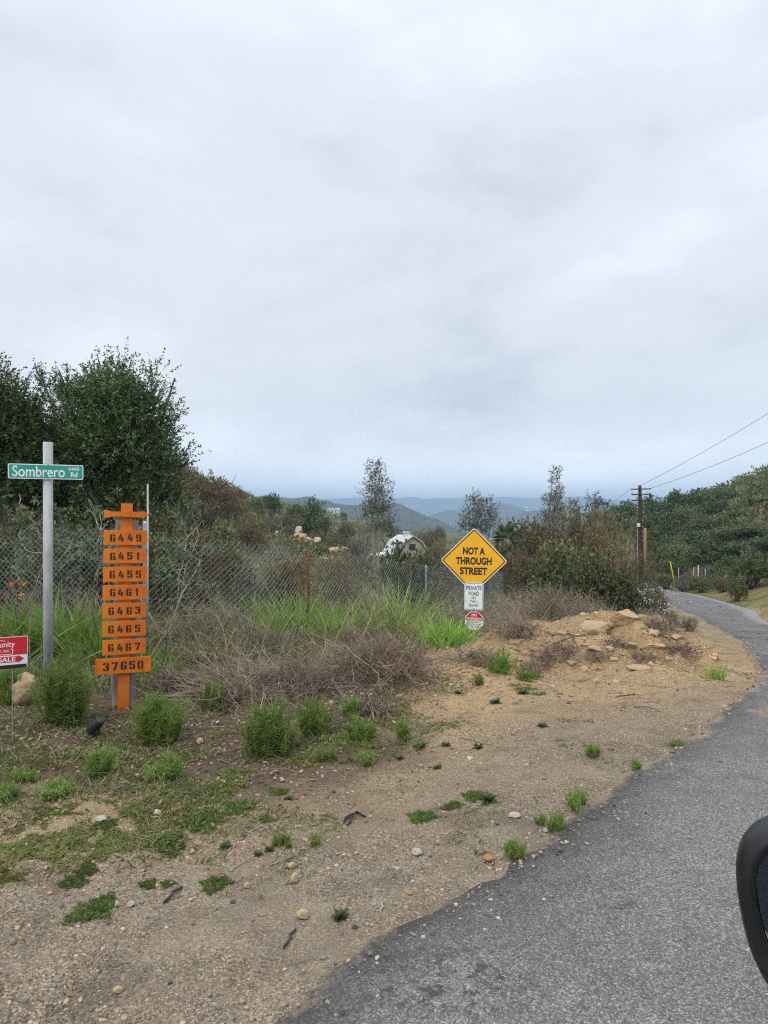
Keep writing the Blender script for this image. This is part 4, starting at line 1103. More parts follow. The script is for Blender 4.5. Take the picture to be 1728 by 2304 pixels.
# ================================================================== SHRUBS: one of each kind, then copies
def shrub_parts(root, seed, w, h, nsh, nl, slen, ll, lw, leaf, ntw=40, twig=None, up=.5, rnd=.5, blobs=7, droop=0, one=False, tw=.012, shell=(.3, 1.0), fill=.42):
    rng = np.random.default_rng(seed)
    C = []; Rr = []
    for i in range(blobs):
        a = rng.uniform(0, 6.28); r = w / 2 * rng.uniform(.15, .62)
        zc = h * rng.uniform(.28, .72)
        C.append((math.cos(a) * r, math.sin(a) * r, zc)); q = rng.uniform(.7, 1.15)
        Rr.append((w * fill * .5 * q, w * fill * .5 * q, h * .30 * q))
    A = Acc().add(crown(rng, C, Rr, nsh, slen, nl, ll, lw, up, .7, rnd, droop, shell), leaf)
    tips = np.vstack([np.array(C)[rng.integers(0, blobs, ntw)] + rng.normal(size=(ntw, 3)) * [w * .14, w * .14, h * .16]])
    tips[:, 2] = np.maximum(tips[:, 2], h * .15)
    st_ = limbs(rng, (0, 0, -.05), tips, tw, tw * .25, 5, .04)
    if one:
        A.add(st_, twig or M_TWIG); me = A.mesh('shrub'); return me
    A.link('foliage', root); Acc().add(st_, twig or M_TWIG).link('stems', root)
def at(u, Y): 
    x = (u - CU) / F_PX * Y
    return (x, Y, h1(x, Y))
PROTO = {}
def shrub_kind(key, *a, **k): PROTO[key] = (shrub_parts(None, *a, one=True, **k), a[1], a[2])
shrub_kind('oak', 21, 4.0, 3.2, 620, 8, .40, .20, .11, L_OAK, tw=.05, blobs=9)
shrub_kind('oak2', 22, 4.0, 3.0, 560, 8, .42, .21, .11, L_OAK, tw=.05, blobs=8)
shrub_kind('olive', 23, 3.0, 2.0, 480, 8, .34, .15, .075, L_OLIVE, blobs=8, tw=.03)
shrub_kind('brown', 24, 3.0, 1.9, 520, 9, .34, .12, .040, L_BROWN, blobs=8, tw=.03, ntw=70)
shrub_kind('brown2', 34, 3.2, 2.1, 520, 9, .36, .12, .040, L_BROWN, blobs=9, tw=.03, ntw=70)
shrub_kind('grey', 25, 2.0, 1.3, 420, 8, .26, .09, .034, L_GREY, blobs=7, tw=.02, ntw=70)
shrub_kind('darkround', 26, 2.6, 1.9, 700, 9, .28, .11, .055, L_DARK, blobs=9, tw=.03)
n_sh = [0]
def put(kind, label, u, Y, wpx, vtop, group=None, cat='shrub', name='shrub', sink=.1, rz=None, slim=1.25):
    me, w0, h0 = PROTO[kind]
    x, y, z = at(u, Y); n_sh[0] += 1
    w = wpx * Y / F_PX; h = EYE - (vtop - CV) / F_PX * Y - z + sink
    h = min(h, slim * w)
    o = link(name, me, None, (x, y, z - sink), (0, 0, (n_sh[0] * 2.4) % 6.28 if rz is None else rz))
    o.scale = (w / w0 * 1.08, w / w0 * 1.08, max(.15, h / h0 * 1.04))
    return tag(o, label, cat, group)

# ---- left hillside
G1 = 'shrubs on the left hillside'
for k, u, Y, w, vt, lab in [
    ('brown', 445, 46, 190, 1075, 'broad brown scrub bush at the foot of the left hill beside the big tree'),
    ('brown2', 520, 60, 120, 1098, 'brown rounded bush right of the big tree on the hill'),
    ('brown', 400, 72, 120, 1045, 'brown bush high on the slope touching the big dark tree'),
    ('brown2', 470, 88, 90, 1082, 'brown scrub on the steep hill crest left of the skyline notch'),
    ('brown', 430, 84, 80, 1060, 'small brown scrub on the steep part of the left crest'),
    ('olive', 480, 30, 130, 1180, 'olive bush on the hill foot behind the fence near the thin pipe'),
    ('brown2', 560, 42, 110, 1172, 'dark brown bush behind the fence left of the white boulders'),
    ('oak', 612, 120, 50, 1112, 'dark green bush on the left crest above the boulders'),
    ('oak2', 690, 95, 78, 1124, 'dark green oak bush on the shoulder of the left hill'),
    ('oak', 662, 105, 52, 1128, 'green oak bush left of the larger oak on the shoulder'),
    ('oak2', 725, 92, 60, 1148, 'dark oak below the larger oak on the hill shoulder'),
    ('brown', 640, 88, 110, 1160, 'wide brown thicket below the oaks on the left hill'),
    ('brown2', 585, 96, 70, 1142, 'brown thicket on mid slope of the left hill'),
    ('grey', 610, 66, 44, 1172, 'pale grey bush beside the piled boulders'),
    ('grey', 648, 62, 50, 1186, 'blue grey bush just left of the piled boulders'),
    ('oak', 541, 135, 17, 1098, 'single small tree on the left skyline'),
    ('oak2', 595, 150, 17, 1103, 'second small tree on the left skyline, right of the first'),
    ('oak', 525, 132, 16, 1101, 'tiny bush on the skyline next to the first small tree'),
    ('olive', 570, 118, 60, 1122, 'olive scrub just under the left skyline'),
    ('olive', 780, 120, 60, 1178, 'olive scrub left of the tall bare eucalyptus'),
    ('brown2', 745, 70, 90, 1195, 'brown thicket right of the piled boulders'),
    ('olive', 715, 52, 60, 1230, 'olive scrub below the boulders'),
    ('grey', 790, 64, 60, 1222, 'grey twiggy scrub below the tall eucalyptus'),
    ('olive', 510, 24, 120, 1225, 'olive bush seen through the fence left'),
    ('brown', 640, 20, 150, 1268, 'brown bush seen through the fence near the rusty bay'),
    ('brown2', 770, 26, 130, 1270, 'brown bush seen through the rusty bay of the fence'),
    ('grey', 560, 17, 130, 1285, 'grey sage bush seen through the fence middle'),
    ('oak', 725, 230, 16, 1147, 'small dark bush on the far shoulder'),
    ('oak2', 775, 235, 18, 1152, 'small dark bush on the far shoulder, nearer the tall eucalyptus'),
    ('oak', 905, 250, 22, 1164, 'small bush on the far shoulder right of the tall eucalyptus'),
    ('oak2', 930, 245, 24, 1170, 'second bush on the far shoulder right of the tall eucalyptus'),
    ('oak', 950, 250, 18, 1172, 'third bush on the far shoulder right of the tall eucalyptus'),
    ('olive', 990, 200, 40, 1185, 'olive bush below the far shoulder toward the valley'),
    ('brown', 880, 175, 60, 1184, 'brown scrub behind the white barn left'),
    ('brown2', 960, 160, 70, 1192, 'brown scrub behind the white barn right'),
]:
    put(k, lab, u, Y, w, vt, G1)
for k, u, Y, w, vt, lab in [('darkround', 25, 12.5, 230, 1195, 'dark bush behind the fence at the left edge'), ('olive', 130, 12.0, 220, 1200, 'olive bush behind the fence and the street sign post'),
        ('darkround', 235, 12.6, 230, 1185, 'dark bush behind the fence left of the address post'), ('olive', 345, 12.0, 200, 1190, 'olive bush behind the fence right of the address post'), ('brown', 420, 13.5, 190, 1200, 'brown bush behind the fence corner'),
        ('darkround', 90, 15, 260, 1150, 'tall dark bush in the shade of the big tree'), ('darkround', 330, 15.5, 260, 1140, 'dark bush in the shade right of the big tree trunk')]:
    put(k, lab, u, Y, w, vt, 'bushes behind the fence under the big tree')
for k, u, Y, w, vt, lab in [('grey', 1494, 16.5, 64, 1368, 'grey scrub on the road edge below the lilac bush'), ('brown', 1478, 21, 70, 1335, 'brown scrub hiding the near edge of the far road'), ('grey', 1520, 14.2, 60, 1398, 'low grey scrub on the road edge, nearest of its row'), ('brown2', 1548, 15.4, 50, 1392, 'low rusty scrub at the edge of the far road'), ('olive', 1462, 27, 60, 1318, 'olive scrub at the far end of the road edge')]:
    put(k, lab, u, Y, w, vt, 'scrub along the edge of the far road')
put('darkround', 'dark glossy round bush in front of the white barn', 928, 30, 150, 1222, slim=3)
put('olive', 'yellow green bush left of the diamond sign', 990, 40, 60, 1218)
# ---- valley floor and the middle
G2 = 'bushes in the valley behind the diamond sign'
for k, u, Y, w, vt, lab in [
    ('brown', 1010, 62, 90, 1186, 'brown tree bush directly behind the top of the diamond sign'),
    ('oak', 1165, 72, 130, 1180, 'dark green leafy tree right of the diamond sign'),
    ('oak2', 1225, 80, 110, 1172, 'mid green tree behind the brown thicket'),
    ('oak', 1150, 46, 120, 1232, 'dark bush right below the diamond sign edge'),
    ('olive', 1205, 42, 110, 1225, 'olive bush between the diamond sign and the brown thicket'),
    ('oak2', 1090, 70, 70, 1200, 'dark bush behind the right half of the diamond sign'),
    ('brown2', 965, 75, 90, 1200, 'brown bush left of the diamond sign above the fence'),
    ('oak', 1045, 100, 70, 1180, 'dark tree behind the upper diamond sign'),
    ('oak2', 1150, 130, 36, 1162, 'bushy dark tree against the blue hills'),
    ('oak', 1198, 125, 30, 1158, 'thin dark tree against the blue hills, left of the slender eucalyptus'),
    ('brown', 1110, 95, 60, 1190, 'brown tree low behind the diamond sign'),
]:
    put(k, lab, u, Y, w, vt, G2)
G3 = 'thicket along the far road'
for k, u, Y, w, vt, lab in [
    ('brown', 1290, 26, 170, 1135, 'tall brown thicket left of the utility pole'),
    ('brown2', 1365, 24, 170, 1160, 'brown thicket hiding the foot of the utility pole'),
    ('brown', 1225, 28, 150, 1170, 'brown thicket right of the palm'),
    ('brown2', 1410, 22, 110, 1205, 'reddish brown bush beside the utility pole foot'),
    ('olive', 1290, 19, 190, 1225, 'olive bush in the middle of the roadside thicket'),
    ('darkround', 1375, 15.5, 170, 1262, 'dark green bush at the bend above the sandy bank'),
    ('darkround', 1300, 16.5, 150, 1272, 'dark bush above the sandy bank left of the bend'),
    ('brown', 1180, 20, 130, 1250, 'brown bush behind the dry grey grass'),
    ('grey', 1440, 18.5, 90, 1335, 'grey low scrub hanging over the road edge'),
]:
    put(k, lab, u, Y, w, vt, G3)
# ---- right hillside
G4 = 'trees and shrubs on the right hillside'
rr = np.random.default_rng(77)
RH = [('oak', 1400, 135, 90, 1130), ('oak2', 1375, 140, 60, 1145), ('oak', 1345, 150, 50, 1152), ('oak2', 1480, 120, 80, 1115), ('oak', 1530, 118, 80, 1105), ('oak2', 1580, 116, 90, 1100), ('oak', 1640, 112, 100, 1104),
      ('oak2', 1700, 108, 90, 1098), ('oak', 1760, 100, 100, 1088), ('oak2', 1485, 100, 90, 1150), ('olive', 1540, 98, 90, 1140), ('oak', 1600, 95, 110, 1130), ('olive', 1665, 92, 100, 1122), ('oak2', 1730, 90, 110, 1115),
      ('olive', 1440, 100, 80, 1165), ('oak', 1500, 84, 100, 1180), ('oak', 1560, 82, 90, 1172), ('olive', 1610, 80, 100, 1165), ('oak2', 1680, 78, 120, 1150), ('oak', 1750, 74, 120, 1150),
      ('oak2', 1480, 76, 90, 1205), ('grey', 1525, 74, 80, 1205), ('oak', 1580, 72, 100, 1200), ('olive', 1640, 70, 120, 1190), ('oak2', 1700, 66, 130, 1185),
      ('olive', 1490, 68, 80, 1232), ('olive', 1545, 66, 100, 1225), ('oak', 1610, 62, 130, 1220), ('oak2', 1680, 60, 140, 1215), ('oak', 1745, 56, 130, 1205),
      ('olive', 1480, 58, 70, 1262), ('oak2', 1525, 59, 60, 1256), ('oak', 1650, 50, 110, 1255), ('oak', 1715, 46, 120, 1245), ('grey', 1600, 52, 120, 1275), ('brown2', 1560, 50, 80, 1290), ('olive', 1625, 47, 80, 1285),
      ('olive', 1500, 52, 60, 1292), ('grey', 1540, 47, 70, 1302), ('olive', 1580, 44, 80, 1300), ('brown2', 1630, 41, 70, 1298), ('oak', 1690, 38, 100, 1256), ('oak2', 1745, 36, 90, 1258), ('olive', 1655, 33, 60, 1298), ('olive', 1470, 55, 50, 1290),
      ('grey', 1660, 88, 70, 1165), ('grey', 1575, 90, 60, 1155), ('olive', 1715, 80, 80, 1170), ('grey', 1690, 55, 60, 1240)]
DESC = {'oak': 'dark green rounded oak', 'oak2': 'dense green spreading oak', 'olive': 'olive green bush', 'brown': 'brown twiggy bush', 'brown2': 'rusty brown bush', 'grey': 'greyish pale bush'}
seen = {}
for k, u, Y, w, vt in RH:
    row = 'on the right skyline' if Y > 104 else 'high on the right hill' if Y > 86 else 'halfway up the right hill' if Y > 64 else 'at the foot of the right hill' if Y > 45 else 'on the far verge'
    side = 'at the right edge' if u > 1690 else 'near the right edge' if u > 1620 else 'above the bend' if u > 1540 else 'right of the pole' if u > 1455 else 'behind the pole'
    lab = '%s %s, %s' % (DESC[k], row, side)
    put(k, lab, u, Y, w, vt, G4, 'tree' if k.startswith('oak') else 'shrub', 'oak_tree' if k.startswith('oak') else 'shrub')

# ---- low scrub covering the slopes: nobody could count it
def scrub(name, u0, u1, Y0, Y1, n, size, mats, seed, per=34, keep=None):
    rng = np.random.default_rng(seed)
    u = rng.uniform(u0, u1, n); Y = np.exp(rng.uniform(math.log(Y0), math.log(Y1), n))
    x = (u - CU) / F_PX * Y; sd = road_sd(x, Y)
    ok = (sd > 1.2)
    if keep is not None: ok &= keep(x, Y, u)
    x, Y = x[ok], Y[ok]; n = len(x); z = H(x, Y)
    A = Acc(); which = rng.integers(0, len(mats), n)
    for m_i, mt in enumerate(mats):
        s = which == m_i; k = int(s.sum())
        if not k: continue
        r = size * (Y[s] / 60) ** .55 * rng.uniform(.5, 1.5, k)
        d = sphere_dirs(rng, k * per, -.05).reshape(k, per, 3)
        p = np.stack([x[s], Y[s], z[s]], -1)[:, None] + d * (r[:, None, None] * np.array([1, 1, .72])) * rng.uniform(.5, 1, (k, per, 1))
        ld = d + rng.normal(size=d.shape) * .7 + [0, 0, .4]
        A.add(leaves(rng, p.reshape(-1, 3), ld.reshape(-1, 3), np.repeat(r * .36, per), np.repeat(r * .15, per)), mt)
    tag(A.link(name), kind='stuff')
scrub('scrub_cover', 330, 1000, 40, 300, 1500, .8, [L_BROWN, L_OLIVE, L_GREY, L_BROWN, L_OLIVE], 101)
scrub('scrub_cover', 940, 1480, 45, 260, 700, .9, [L_BROWN, L_OLIVE, L_OAK], 102, keep=lambda x, y, u: x < 20)
scrub('scrub_cover', 1440, 1800, 42, 150, 1300, .9, [L_OLIVE, L_OAK, L_OAK, L_OLIVE, L_BROWN], 103, keep=lambda x, y, u: (x > 22 + (y - 40) * .15))
scrub('scrub_cover', 250, 1240, 10, 42, 1500, .45, [L_BROWN, L_DRY, L_SAGE, L_OLIVE], 104, keep=lambda x, y, u: (y > np.interp(x, [-3, -1.4, .2, 1.5, 3.5, 7.5], [9.6, 10.2, 12.7, 15.6, 20.6, 30])))

# ================================================================== TALL EUCALYPTS, PALM, BARE TREE
tree('eucalyptus_tree', 'tall narrow see-through eucalyptus standing above the fence left of the barn', 'tree', 846, 66,
     [(845, 1075, 0, 24, 34), (838, 1110, 0, 28, 30), (858, 1110, 0, 28, 34), (848, 1150, 0, 34, 36), (868, 1145, 0, 22, 30), (832, 1150, 0, 18, 30), (845, 1190, 0, 30, 26), (870, 1185, .5, 26, 24), (846, 1050, 0, 12, 14)],
     760, 8, .75, .23, .080, L_EUC, M_BARKP, 31, .10, .75, .5, .45, .5, stems=4, shell=(.1, 1.0), fork=.45)
tree('eucalyptus_tree', 'bushy grey green eucalyptus right behind the diamond sign top', 'tree', 1088, 88,
     [(1066, 1128, 0, 17, 22), (1092, 1145, 0, 28, 28), (1062, 1160, 0, 26, 26), (1100, 1170, 0, 28, 28), (1050, 1185, 0, 28, 24), (1082, 1190, 0, 40, 26)],
     720, 8, .85, .26, .10, L_EUC, M_BARK, 32, .14, .6, .6, .5, .4, shell=(.2, 1.0))
tree('eucalyptus_tree', 'slender pointed eucalyptus rising right of the diamond sign', 'tree', 1246, 74,
     [(1250, 1065, 0, 8, 18), (1246, 1090, 0, 14, 20), (1252, 1118, 0, 24, 22), (1238, 1130, 0, 20, 22), (1256, 1150, 0, 28, 22), (1232, 1165, 0, 26, 20), (1262, 1172, 0, 26, 20)],
     520, 8, .7, .22, .085, L_EUC, M_BARKP, 33, .10, .75, .5, .45, .4, stems=2, shell=(.1, 1.0), fork=.5)
tree('eucalyptus_tree', 'thin wispy sapling crown left of the utility pole', 'tree', 1340, 50,
     [(1334, 1122, 0, 14, 13), (1348, 1135, 0, 16, 14), (1362, 1140, 0, 12, 10), (1338, 1150, 0, 22, 16)], 130, 7, .5, .17, .07, L_EUC, M_TWIG, 34, .05, .7, .5, .6, .2, shell=(.1, 1.0), fork=.6)
tree('eucalyptus_tree', 'small wispy crown beside the slender eucalyptus', 'tree', 1290, 55,
     [(1290, 1140, 0, 14, 13), (1296, 1158, 0, 16, 14)], 110, 7, .5, .17, .07, L_EUC, M_TWIG, 35, .05, .7, .5, .6, .2, shell=(.1, 1.0), fork=.6)
# bare grey tree in front of the tall eucalyptus
rng = np.random.default_rng(41)
bx_, by_, bz_ = at(805, 44)
bt = thing('bare_tree', 'leafless grey branching tree left of the tall eucalyptus', 'tree', (bx_, by_, bz_))
Bq = Acc(); htb = EYE - (1140 - CV) / F_PX * 44 - bz_
tips = np.stack([rng.uniform(-1.9, 1.7, 16), rng.uniform(-.8, .8, 16), rng.uniform(.5, 1.0, 16) * htb], -1)
v_, f_ = limbs(rng, (0, 0, .2), tips, .05, .015, 7, .035); Bq.add((v_, f_), M_BARK)
mid = v_.reshape(16, 8, 3, 3).mean(2)
for kk in (3, 4, 5, 6, 7):
    n = 32; i = rng.integers(0, 16, n)
    Bq.add(strands(rng, mid[i, kk], unit(rng.normal(size=(n, 3)) + [0, 0, .5]), rng.uniform(.4, 1.1, n), .018, None, 4, True, .04, .6), M_TWIG)
Bq.link('branches', bt)
# small fan palm with its skirt of dead leaves
pxx, pyy, pzz = at(1140, 47)
pt = thing('palm_tree', 'small fan palm with a brown skirt right of the diamond sign', 'tree', (pxx, pyy, pzz))
hpm = EYE - (1212 - CV) / F_PX * 47 - pzz
MB().tube([(0, 0, -.2), (0, 0, hpm * .6), (0, 0, hpm)], [.24, .2, .18], 10).build('trunk', M_BARK, pt, smooth=True)
A = Acc(); 
for k in range(26):
    a = rng.uniform(0, 6.28); el = rng.uniform(-.3, 1.3); d = np.array([math.cos(a) * math.cos(el), math.sin(a) * math.cos(el), math.sin(el)])
    hub = np.array([0, 0, hpm]) + d * .55; sd = unit(np.cross(d, [0, 0, 1.]) + 1e-6); b2 = np.cross(sd, d)
    an = np.linspace(-1.3, 1.3, 13)
    dd = d * np.cos(an)[:, None] + sd * np.sin(an)[:, None]
    A.add(leaves(rng, np.repeat(hub[None], 13, 0), dd - [0, 0, .15], .62, .075), L_PALM)
    A.add(strands(rng, np.array([[0, 0, hpm]]), d[None], .6, .03, None, 2, True), L_PALM)
A.link('fronds', pt)
n = 160; a = rng.uniform(0, 6.28, n)
Acc().add(strands(rng, np.stack([.15 * np.cos(a), .15 * np.sin(a), hpm - rng.uniform(0, .5, n)], -1), np.stack([np.cos(a) * .55, np.sin(a) * .55, -1 + 0 * a], -1), rng.uniform(.6, 1.1, n), .07), L_STRAW).link('skirt', pt)

# ================================================================== FAR BUILDINGS
M_ROOFW = simplemat('white metal roof', (.50, .53, .58), (.58, .61, .66), 3, .5, 0, .1)
M_WALLT = simplemat('tan barn wall', (.42, .36, .28), (.48, .42, .33), 3, .8)
M_WALLW = simplemat('white wall', (.70, .70, .70), (.62, .62, .62), 2, .8)
M_WIN = simplemat('dark window', (.02, .022, .026), None, 3, .2)
Yb = 110.0
xb, yb, zb = at(928, Yb)
bn = thing('barn', 'white roofed gambrel barn with a little cupola beyond the fence', 'barn', (xb, yb, zb), R(20))
def bz(v): return EYE - (v - CV) / F_PX * Yb - zb
e0, e1, e2 = bz(1241), bz(1220), bz(1207)
MB().prism([(-2.3, -.5), (2.3, -.5), (2.3, e0), (1.5, e1 - .1), (0, e2 - .12), (-1.5, e1 - .1), (-2.3, e0)], 0, 6).build('wall', M_WALLT, bn)
rf = MB()
for sx in (-1, 1):
    rf.prism([(sx * 2.6, e0 - .25), (sx * 1.55, e1), (0, e2), (0, e2 + .14), (sx * 1.65, e1 + .13), (sx * 2.75, e0 - .18)], -.4, 6.4)
rfo = rf.build('roof', M_ROOFW, bn)
cu_ = MB().box(-.45, .45, 2.0, 2.9, e2 - .2, e2 + .62).build('cupola', M_WALLW, bn)
MB().prism([(-.62, e2 + .60), (.62, e2 + .60), (.45, e2 + .72), (-.45, e2 + .72)], 1.85, 3.05).build('cupola_roof', M_ROOFW, cu_)
MB().box(-5.0, -2.35, .6, 5.5, -.5, e0 - .55).build('side_wall', M_WALLT, bn)
MB().prism([(-5.3, e0 - .75), (-2.35, e0 - .3), (-2.35, e0 - .17), (-5.3, e0 - .62)], .3, 5.8).build('side_roof', M_ROOFW, bn)
MB().box(-.5, .5, -.05, .0, e1 - 1.3, e1 - .3).build('window', M_WIN, bn)
def far_house(label, u, v, Y, w, h, rz):
    x, y = (u - CU) / F_PX * Y, Y; z = EYE - (v - CV) / F_PX * Y
    t = thing('house', label, 'house', (x, y, z), R(rz))
    MB().box(-w / 2, w / 2, 0, w * .6, -h * 3, h).build('wall', M_WALLW, t)
    MB().prism([(-w * .55, h), (w * .55, h), (w * .4, h * 1.45), (-w * .4, h * 1.45)], -w * .05, w * .65).build('roof', M_ROOFW, t)
    for sx in (-.3, 0, .3): MB().box(sx * w - w * .06, sx * w + w * .06, -.25, -.02, h * .3, h * .75).build('window', M_WIN, t)
far_house('pale house on the blue hilltop left of the slender eucalyptus', 1196, 1147.5, 2290, 32, 6, 10)
far_house('pale blocky house on the far shoulder left of the tall eucalyptus', 748, 1157, 620, 10, 4.0, -15)
def short_pole(label, u, Y, v0, v1, r_, mat, lean=0, name='post'):
    x, y, z = at(u, Y)
    z1 = EYE - (v0 - CV) / F_PX * Y - z
    t = thing(name, label, 'post', (x, y, z))
    MB().tube([(0, 0, -.3), (lean * .5, 0, z1 * .5), (lean, 0, z1)], r_, 8).build('shaft', mat, t, smooth=True)
    MB().tube([(lean, 0, z1), (lean * 1.01, 0, z1 + .03)], r_ * 1.25, 8).build('cap', mat, t)
short_pole('bright yellow guy wire guard leaning on the verge past the utility pole', 1521, 50, 1264, 1297, .036, M_YPLAS, -.42, 'wire_guard')
for i, (u, vt, lb) in enumerate([(1527, 1277, 'grey post right beside the yellow wire guard'), (1561, 1276, 'grey post on the verge under the middle of the hill'), (1571, 1272, 'white topped post on the verge'), (1587, 1281, 'pale post on the verge, rightmost of its row')]):
    short_pole(lb, u, 48, vt, 1300, .028, M_WALLW if i == 2 else M_GALV)

# ================================================================== BOULDERS AND STONES
def boulder_mesh(name, seed, mat, sub=4, rough=.35, flat=.75):
    bm = bmesh.new(); bmesh.ops.create_icosphere(bm, subdivisions=sub, radius=1)
    V = np.array([v.co[:] for v in bm.verts])
    rg_ = np.random.default_rng(seed); o = rg_.uniform(0, 50, 3)
    # cut with random planes for facets, then roughen
    for _ in range(16):
        n_ = unit(rg_.normal(size=3)); c_ = rg_.uniform(.55, .86)
        dd = V @ n_; V = V - np.maximum(dd - c_, 0)[:, None] * n_ * .9
    k = 1 + rough * .35 * (fbm(V[:, 0] * 1.5 + o[0], V[:, 1] * 1.5 + V[:, 2] * 1.9 + o[1], seed, 4)) 
    k = k * (1 + .05 * fbm(V[:, 0] * 6 + o[2], V[:, 1] * 6 + V[:, 2] * 7, seed + 3, 4))
    V = V * k[:, None]; V[:, 2] *= flat
    for v, c in zip(bm.verts, V): v.co = c
    me = bpy.data.meshes.new(name); bm.to_mesh(me); bm.free(); me.materials.append(mat)
    me.polygons.foreach_set('use_smooth', np.full(len(me.polygons), sub > 3))
    return me
BM_ = {'tan': boulder_mesh('boulder', 3, S_TAN, 5, .55), 'grey': boulder_mesh('boulder', 4, S_GREY), 'yel': boulder_mesh('stone', 5, S_YEL, 3), 'pale': boulder_mesh('stone', 6, S_PALE, 3), 'or': boulder_mesh('stone', 7, S_OR, 3, .4, .5), 'tan2': boulder_mesh('boulder', 9, S_TAN, 5, .7, .8)}
def rock(kind, label, u, v, wpx, hpx, rz=0, Y=None, name='stone', group=None, sink=.35, depth=.9, tilt=0):
    """u, v = where its foot shows"""
    if Y: x, y, z = at(u, Y); z = EYE - (v - CV) / F_PX * Y
    else: x, y, z = gp(u, v)
    s = y / F_PX
    o = link(name, BM_[kind], None, (x, y + wpx * s * .3, z + hpx * s * (.5 - sink * .5)), (0, R(tilt), R(rz)))
    if Y and Y > 20: hpx = hpx * 1.5
    o.scale = (wpx * s / 2, wpx * s / 2 * depth, hpx * s / 2 * 1.35)
    return tag(o, label, 'rock', group)
GB = 'boulders on the sandy bank'
rock('tan', 'white topped tan boulder at the left crest of the sandy bank', 1345, 1424, 66, 46, 20, None, 'boulder', GB, .75)
rock('tan2', 'long tan boulder on the right crest of the sandy bank', 1420, 1406, 72, 46, -15, None, 'boulder', GB, .75)
rock('tan2', 'weathered sandstone lump in the middle of the sandy bank', 1408, 1460, 66, 42, 40, None, 'boulder', GB, .95)
rock('tan', 'sandstone lump at the left of the bank under the dry grass', 1300, 1452, 54, 40, 70, None, 'boulder', GB, 1.0)
rock('tan2', 'flat sandstone ledge low on the right of the bank', 1490, 1462, 80, 26, 10, None, 'boulder', GB, 1.1)
rock('tan', 'low sandstone ledge in the middle foot of the bank', 1446, 1506, 56, 14, 0, None, 'boulder', GB, 1.2)
_rr = np.random.default_rng(88)
for i, (u, v, w, h, lb) in enumerate([(1160, 1452, 30, 16, 'small broken stone at the left end of the bank'), (1205, 1470, 24, 14, 'small broken stone left of the bank twigs'), (1262, 1432, 26, 18, 'stone wedged under the dry grass at the bank top'),
        (1375, 1420, 30, 22, 'stone between the two crest boulders'), (1340, 1470, 34, 18, 'flat stone below the white topped boulder'), (1385, 1488, 22, 12, 'chip of sandstone in the middle of the bank'), (1470, 1432, 40, 18, 'slab under the right crest boulder'),
        (1530, 1440, 36, 14, 'thin slab on the right shoulder of the bank'), (1510, 1490, 24, 12, 'small stone low on the right shoulder'), (1570, 1470, 26, 10, 'flat stone near the road side of the bank'), (1290, 1498, 26, 12, 'stone at the left foot of the bank'), (1225, 1500, 18, 10, 'small stone at the far left foot of the bank')]):
    rock(('tan', 'tan2', 'or')[i % 3] if i % 3 < 2 else 'tan', lb, u, v, w, h, float(_rr.uniform(0, 180)), None, 'stone', 'broken stones on the sandy bank', .5)
rock('tan', 'tan boulder behind the property sign', 40, 1590, 66, 90, 20, None, 'boulder', None, .2, .8, 20)
rock('pale', 'white slab leaning at the foot of the tan boulder', 38, 1586, 36, 46, 40, None, 'slab', None, .3, .3, 30)
GBF = 'boulders piled on the left hillside'
for k, u, v, w, h, Y, lb in [('pale', 672, 1199, 20, 16, 60, 'pale boulder balanced on top of the hillside pile'), ('tan', 670, 1209, 20, 12, 59.5, 'tan boulder second from the top of the hillside pile'), ('tan', 682, 1212, 18, 13, 59, 'tan boulder in the middle of the hillside pile'),
                             ('tan2', 694, 1224, 24, 16, 58, 'rounded tan boulder at the foot of the hillside pile'), ('pale', 714, 1221, 22, 13, 58, 'pale boulder lying alone right of the hillside pile'), ('pale', 622, 1202, 9, 8, 60, 'small white boulder left of the grey bush'),
                             ('tan', 665, 1222, 26, 12, 58.5, 'low tan slab under the hillside pile'), ('tan', 752, 1242, 26, 12, 50, 'tan slab right of the pile under the brown thicket'), ('tan2', 775, 1240, 22, 10, 50, 'brown slab right of the pile beside the bare tree'),
                             ('grey', 522, 1252, 22, 18, 25, 'grey boulder showing through the left fence'), ('pale', 520, 1275, 40, 16, 24.5, 'pale slanting slab showing through the left fence'), ('tan', 735, 1262, 34, 12, 48, 'tan rock ledge above the rusty fence bay'),
                             ('grey', 516, 1207, 12, 8, 50, 'grey rock above the fence left')]:
    rock(k, lb, u, v, w, h, 30, Y, 'boulder', GBF)
D2N = 2304 / 2212
